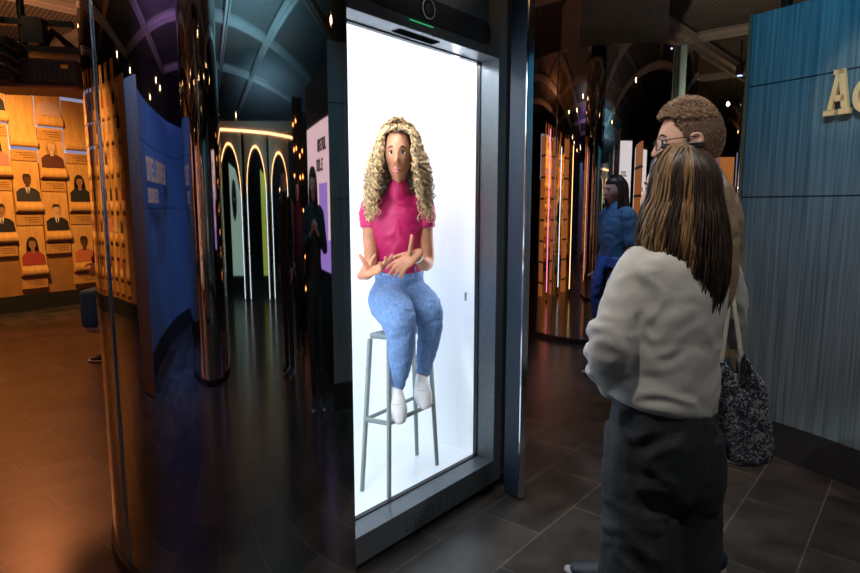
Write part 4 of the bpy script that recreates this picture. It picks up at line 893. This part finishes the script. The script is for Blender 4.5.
# ------------------------------------------------------------------ arches with light outlines (reflected)
aw = [mirror_point(x, 300, 0) for x in (214, 222, 232, 241, 252, 263, 275, 283, 292, 298)]
aw2 = [V(p[:2]) for p in catmull([tuple(p[:2]) for p in aw], 5)]
g = G(); wallcurve(g, aw2, 2.5, 2.66, .25); o = tag(g.build('curved_wall', brown_wood, smooth=True, auto=40), 'dark brown header wall above the lit arches, reflected in the mirror', 'wall panel'); o['kind'] = 'thing'
g = G(); g.tube([(p.x, p.y, 2.54-.14*(i/len(aw2))**2) for i, p in enumerate([q+V((0, .03)) for q in aw2])], .018, 6); tag(g.build('led_strip', led_warm), 'warm light strip running above the arches in the mirror', 'light strip')
def arch(px0, px1, ztop, label, inner):
    a, b_ = mirror_point(px0, 300, 0), mirror_point(px1, 300, 0); c = (a+b_)/2; d = (b_-a).normalized(); wdt = (b_-a).length; n = V((-d.y, d.x, 0)); n = n if n.dot(V((.2, 1, 0))) > 0 else -n
    t = thing('lit_arch', label, 'archway', (c.x, c.y, 0), group='lit arches reflected in the mirror')
    r = wdt/2; pts = [(-r, .03)]+[(-r, z) for z in (.8, 1.4)]+[(r*math.cos(math.pi-i*math.pi/16), ztop-r*1.1+r*1.1*math.sin(i*math.pi/16)) for i in range(17)]+[(r, z) for z in (1.4, .8)]+[(r, .03)]
    W3 = lambda u, y, z: c+d*u+n*y+V((0, 0, z))
    lo = [q for q in pts if q[1] < ztop-r*.9]; 
    left = [q for q in pts if q[0] <= -r*.97]; right = [q for q in pts if q[0] >= r*.97]; mid = [q for q in pts if q[1] > ztop-r*1.15]
    for s2_ in (left, right): g = G(); g.tube([W3(u, .05, z) for u, z in s2_], .015, 6); g.build('light_tube', led_white, t, base=(c.x, c.y, 0))
    g = G(); g.tube([W3(u, .05, z) for u, z in mid], .015, 6); g.build('light_tube', led_warm, t, base=(c.x, c.y, 0))
    g = G()
    out = [(-r-.09, 0)]+[(-r-.09, 2.5), (r+.09, 2.5), (r+.09, 0)]
    k_ = len(pts); R_ = []
    for i, (u, z) in enumerate(pts):
        if i < 3: R_.append((-r-.12, z))
        elif i >= k_-3: R_.append((r+.12, z))
        else: q = (i-3)/(k_-7); R_.append((-r-.12+(2*r+.24)*q, 2.5))
    vs = [W3(u, 0, z) for u, z in pts]+[W3(u, 0, z) for u, z in R_]+[W3(u, -.5, z) for u, z in pts]+[W3(u, -.5, z) for u, z in R_]
    fs = []
    for i in range(k_-1): fs += [(i, i+1, k_+i+1, k_+i), (i+1, i, 2*k_+i, 2*k_+i+1)]
    g.add(vs, fs); g.build('surround', mottled('copper_surround', (.20, .10, .05), (.30, .15, .08), (4, 4, 1), .35, metal=.6), t, base=(c.x, c.y, 0))
    inner(t, c, W3, r)
def in1(t, c, W3, r):
    g = G(); g.prism([W3(u, -.7, z) for u, z in ((-.1, .3), (r*.98, .3), (r*.98, 1.6), (.35, 2.0), (-.1, 2.1))], (0, -.03, 0)); bd = g.build('pale_board', mat('pale_green_board', (.5, .7, .62), .5, 0, (.45, .75, .65), .35), t, base=(c.x, c.y, 0))
    g = G(); g.prism([W3(.2+.17*math.cos(a), -.66, 1.52+.33*math.sin(a)) for a in [i*math.pi/12 for i in range(24)]], (0, -.02, 0)); g.build('dark_oval', mat('navy_oval', (.02, .04, .08), .5), bd, base=(c.x, c.y, 0))
    g = G(); strokes(g, W3(.1, -.63, 1.5), (W3(1, 0, 0)-W3(0, 0, 0)).normalized(), UP, V((0, 1, 0)), .2, .05, 'oneo'); g.build('lettering', mat('pale_letter', (.7, .7, .7), .5), bd, base=(c.x, c.y, 0))
def in2(t, c, W3, r):
    g = G(); g.prism([W3(u, -.7, z) for u, z in ((.25, .3), (r*.98, .3), (r*.98, 1.9), (.25, 2.0))], (0, -.03, 0)); g.build('lime_board', mat('lime_board', (.45, .6, .08), .5, 0, (.5, .7, .1), .35), t, base=(c.x, c.y, 0))
def in3(t, c, W3, r):
    for i in range(5): g = G(); q = W3(-.1+.07*(i % 3), -.6, .8+.22*i); g.ell(q, (.03, .03, .03), n=8, h=6); g.build('lamp', led_warm, t, base=(c.x, c.y, 0))
arch(225, 245.5, 2.33, 'widest lit arch with pale green board and dark oval, reflected', in1)
arch(251.5, 270, 2.29, 'middle lit arch with lime green board inside, reflected', in2)
arch(275.5, 291, 2.20, 'narrowest lit arch beside the dark figures, reflected', in3)
# pink lit sign (reflected)
a, b_ = mirror_point(307, 131, 2.1), mirror_point(328, 116, 2.1); c = (a+b_)/2; c.z = 0; d = V((b_.x-a.x, b_.y-a.y, 0)); wd = d.length; d.normalize(); n = V((-d.y, d.x, 0))
sg = thing('light_box', 'glowing pink and white sign panel with dark lettering, reflected in the mirror', 'sign', c)
def S3(u, v, e): return c+d*u+n*e+V((0, 0, v))
g = G(); g.obox(S3(0, 1.25, -.06), d, n, UP, wd+.1, .1, 2.5); g.build('housing', dark_metal, sg, base=c)
g = G(); g.obox(S3(0, 1.62, .0), d, n, UP, wd, .02, .96); g.build('lit_screen', mat('pink_screen', (.9, .7, .8), .5, 0, (1, .70, .80), .75), sg, base=c)
g = G(); g.obox(S3(0, 1.01, .0), d, n, UP, wd, .02, .26); g.obox(S3(wd*.25, 1.35, .004), d, n, UP, wd*.35, .02, .5); g.build('violet_band', mat('violet_screen', (.5, .3, .8), .5, 0, (.42, .25, .85), .7), sg, base=c)
g = G(); strokes(g, S3(-.05+wd*.1, 1.86, .016), d, UP, n, wd*.38, .10, 'onedou'); strokes(g, S3(-wd*.0, 1.70, .016), d, UP, n, wd*.3, .10, 'noue'); g.build('lettering', black, sg, base=c)
g = G(); g.obox(S3(-wd*.1, 1.36, .012), d, n, UP, wd*.3, .02, .09); g.build('pink_block', mat('pink_block', (.8, .1, .4), .5, 0, (.9, .12, .45), .8), sg, base=c)
# tower of orange bulbs (reflected)
a = mirror_point(302, 300, 0, 7.0); tw_ = thing('bulb_tower', 'dark tower studded with small orange bulbs, reflected in the mirror', 'light fixture', (a.x, a.y, 0))
g = G(); g.box((-.22, -.05, 0), (.22, .05, 2.6)); g.build('tower_panel', dark_metal, tw_)
R = random.Random(2)
for i in range(26): g = G(); g.ell((-.18+.12*(i % 4)+R.uniform(-.02, .02), .07, .5+.3*(i//4)+R.uniform(-.05, .05)), (.022, .022, .022), n=8, h=6); g.build('bulb', mat('orange_bulb', (1, .4, .1), .5, 0, (1, .32, .08), 7), tw_)

# ------------------------------------------------------------------ hanging bulbs
def bulb_thing(label):
    t = thing('pendant_bulb', label, 'light bulb'); g = G(); g.ell((0, 0, 0), (.026, .026, .034), n=12, h=8); g.build('bulb', bulb_mat, t, smooth=True)
    g = G(); g.tube([(0, 0, .03), (0, 0, .075)], .014, 8, round_=False); g.tube([(0, 0, .07), (0, 0, .62)], .003, 5, round_=False); g.build('cord', black, t); return t
pb = bulb_thing('x'); first = True
ORD = ('first', 'second', 'third', 'fourth', 'fifth', 'sixth', 'seventh', 'eighth', 'ninth', 'tenth', 'last'); bn = {}
def put_bulb(p, label, grp):
    global first
    o = pb if first else copy_tree(pb); first = False; o.location = p; bn[grp] = bn.get(grp, -1)+1; o['label'] = ORD[bn[grp]]+' from the left, '+label; o['group'] = grp
for px, py in ((117, 54), (130, 70), (150, 97), (156, 80), (160, 88), (191, 70), (210, 84), (236, 115), (268, 122), (331, 20)):
    q = mirror_point(px, py, 3.05)
    if abs(q.x) < 8.8 and -7.8 < q.y < 14: put_bulb(q, 'small warm pendant bulb seen only in the near mirror', 'pendant bulbs reflected in the near mirror')
for i, (px, py, D_) in enumerate(((721, 118, 7.4), (728, 104, 8.4), (735, 112, 7.8), (739, 128, 9.6), (744, 106, 8.8))):
    put_bulb(Z(px, py, 3.05), 'warm pendant bulb between the man\'s head and the teal wall', 'pendant bulbs by the teal wall')
R = random.Random(4)
C2 = V((1.98, 6.85))
def drum2_point(px, py, z):
    r = ray(px, py); h = math.hypot(r.x, r.y); x, y, s = r.x/h, r.y/h, r.z/h; b_ = x*C2.x+y*C2.y; q = C2.length_squared-b_*b_; t = b_-math.sqrt(.81-q)
    hx, hy = x*t, y*t; nx, ny = (hx-C2.x)/.9, (hy-C2.y)/.9; d = x*nx+y*ny; L_ = (z-EYE)/s; return V((hx+(x-2*d*nx)*(L_-t), hy+(y-2*d*ny)*(L_-t), z))
for px, py in ((533, 102), (569, 112), (577, 110), (583, 96), (590, 105), (598, 118), (605, 99), (612, 122), (615, 113), (636, 80)):
    q = drum2_point(px, py, 3.1)
    if abs(q.x) < 8.8 and -7.8 < q.y < 14:
        dpx = 430+605*q.x/max(q.y, .1)
        put_bulb(q, 'small warm pendant bulb mirrored in the mid-distance drum', 'pendant bulbs reflected in the mid-distance drum')
# light tubes standing behind the near drum, seen in the far drum
for x, y, m, h0, lab in ((-1.3, 6.75, led_pink, 2.5, 'pink glowing light tube mirrored in the mid-distance drum'), (-1.9, 5.6, led_white, 2.3, 'white glowing light tube mirrored in the mid-distance drum'), (-1.35, 4.6, led_warm, 2.3, 'amber glowing light tube mirrored in the mid-distance drum')):
    t = thing('light_tube', lab, 'light', (x, y, 0)); g = G(); g.tube([(0, 0, .15), (0, 0, h0)], .03, 8); g.build('tube', m, t, smooth=True); g = G(); g.lathe((0, 0), [(0, 0), (.1, 0), (.1, .04), (.03, .05), (.03, .15), (0, .15)], 16); g.build('base', black, t)
for i, (x, y) in enumerate(((-1.7, 7.6), (-2.2, 6.3), (-2.3, 4.9), (2.6, 4.75))):
    t = thing('amber_screen', 'amber lit slatted screen mirrored in the mid-distance drum, %s' % ('farthest back', 'in the middle', 'nearest the near drum', 'between the two white signs')[i], 'screen', (x, y, 0)); g = G(); hh = 2.5 if i < 3 else 2.15; g.box((-.03, -.28, .0), (.03, .28, hh)); g.build('screen_panel', mat('amber_glow', (.5, .2, .07), .5, 0, (1, .32, .08), .26), t)
    g = G()
    for k in range(7 if i < 3 else 6): g.box((-.045, -.28, .2+.33*k), (.045, .28, .23+.33*k))
    g.build('slats', brown_wood, t)
# lit signs reflected in drum 2
for x, y, w2, lab in ((2.06, 4.9, .42, 'white lit sign mirrored in the mid-distance drum above the woman in blue'), (3.05, 4.15, .80, 'white lit sign mirrored at the right of the mid-distance drum')):
    t = thing('lit_sign', lab, 'sign', (x, y, 0)); g = G(); g.box((-w2/2, -.03, .05), (w2/2, .0, 2.18)); g.build('housing', dark_metal, t)
    g = G(); g.box((-w2/2+.01, .0, .8), (w2/2-.01, .01, 2.15)); g.build('lit_face', mat('white_sign_face', (.8, .8, .85), .5, 0, (.9, .9, 1), .8), t)
    g = G(); strokes(g, V((-w2*.3, .013, 1.75)), V((1, 0, 0)), UP, V((0, 1, 0)), w2*.5, .06, 'nou'); strokes(g, V((-w2*.3, .013, 1.6)), V((1, 0, 0)), UP, V((0, 1, 0)), w2*.6, .06, 'oned'); g.build('lettering', black, t)
# chrome pole near the teal wall
q = P(737, 207, 7.0); t = thing('chrome_pole', 'slim chrome pole beside the teal wall behind the man', 'pole', (q.x, 7.0, 0)); g = G(); g.tube([(0, 0, .02), (0, 0, 2.65)], .028, 10); g.build('shaft', chrome, t, smooth=True); g = G(); g.lathe((0, 0), [(0, 0), (.12, 0), (.12, .02), (0, .03)], 20); g.build('base', dark_metal, t)
q = P(722, 207, 8.6); t = thing('amber_screen', 'amber lit screen glimpsed between the man and the teal wall', 'screen', (q.x, q.y, 0)); g = G(); g.box((-.12, -.03, .05), (.12, .03, 2.1)); g.build('screen_panel', MATS['amber_glow'], t); g = G(); g.box((.2, -.03, .05), (.42, .03, 2.0)); g.build('green_panel', mat('green_panel', (.02, .12, .08), .5), t)

# ------------------------------------------------------------------ projector rig, top left
pc = P(38, 76, 5.2); rg = thing('projector', 'black ceiling projector slung from a bracket above the portrait wall', 'projector', pc)
d = V((1, .25, 0)).normalized(); n = V((-d.y, d.x, 0))
g = G(); g.obox(pc, d, n, UP, .72, .45, .20); g.build('housing', black, rg, base=pc, bevel=.015)
g = G()
for i in range(18): g.obox(pc+d*(-.33+i*.036)-n*.226, d, n, UP, .012, .008, .15)
g.build('vent_grille', dark_metal, rg, base=pc)
g = G(); g.obox(pc+V((0, 0, -.115)), d, n, UP, .66, .40, .03); g.build('base_plate', mat('orange_lit_plate', (.30, .12, .06), .5), rg, base=pc)  # orange light on the underside is put into the plate colour
g = G(); g.obox(pc+d*.27-n*.229+V((0, 0, .04)), d, n, UP, .05, .008, .03); g.build('yellow_sticker', mat('yellow_sticker', (.6, .4, .05), .5), rg, base=pc)
g = G(); g.tube([pc+V((-.1, 0, .1)), pc+V((-.1, 0, .75)), pc+V((-.1, 0, CZ-pc.z+.1))], .03, 10); g.obox(pc+V((.12, 0, .18)), d, n, UP, .5, .3, .05); g.tube([pc+V((.05, 0, .2)), pc+V((.18, -.05, .34)), pc+V((.30, 0, .22))], .03, 8); g.obox(pc+V((.02, 0, .42)), d, n, UP, .55, .06, .05)
g.obox(pc+V((.06, -.08, .33)), d, n, UP, .14, .14, .2); g.build('mount_bracket', black, rg, base=pc)
g = G(); g.tube([pc+V((-.02, -.2, .16)), pc+V((-.02, -.27, .17))], [.05, .055], 14, round_=False); g.build('lens', dark_metal, rg, base=pc)
pc2 = P(-2, 62, 5.0); rg2 = thing('projector', 'second black projector cut by the left picture edge', 'projector', pc2)
g = G(); g.obox(pc2, d, n, UP, .30, .35, .34); g.build('housing', black, rg2, base=pc2, bevel=.03)
g = G()
for z in (-.08, 0, .08): g.tube([pc2+V((.02, -.2, z)), pc2+V((.15, -.2, z+.02)), pc2+V((.22, -.1, z-.02))], .018, 8, k=3)
g.build('cables', dark_metal, rg2, base=pc2, smooth=True); g = G(); g.tube([pc2+V((0, 0, .15)), pc2+V((0, 0, CZ-pc2.z+.1))], .02, 8); g.build('mount_pole', black, rg2, base=pc2)
# small ceiling spotlights in view
def can(px, py, z, lab, m=dark_metal):
    q = Z(px, py, z); t = thing('spotlight', lab, 'spotlight', q); g = G(); g.tube([V((0, 0, -.06)), V((0, 0, .08))], [.045, .05], 14, round_=False); g.build('lamp_head', m, t, smooth=True, auto=40)
    g = G(); g.tube([V((0, 0, .08)), V((0, 0, CZ-z+.1))], .01, 6, round_=False); g.build('stem', black, t); g = G(); g.tube([V((0, 0, -.066)), V((0, 0, -.06))], .035, 14, round_=False); g.build('lamp_glass', mat('cool_lamp', (.5, .6, 1), .4, 0, (.35, .5, 1), 3), t)
can(740, 71, 3.3, 'small spotlight with bluish lamp left of the teal wall'); can(787, 4, 3.2, 'black spotlight hanging above the teal wall top')
can(577, 76, 3.3, 'small spotlight in front of the mid-distance drum')
print('objects', len(bpy.data.objects), 'portraits', len([o for o in bpy.data.objects if o.name.startswith('portrait_plaque')]), [round(c[3]) for c in direct])
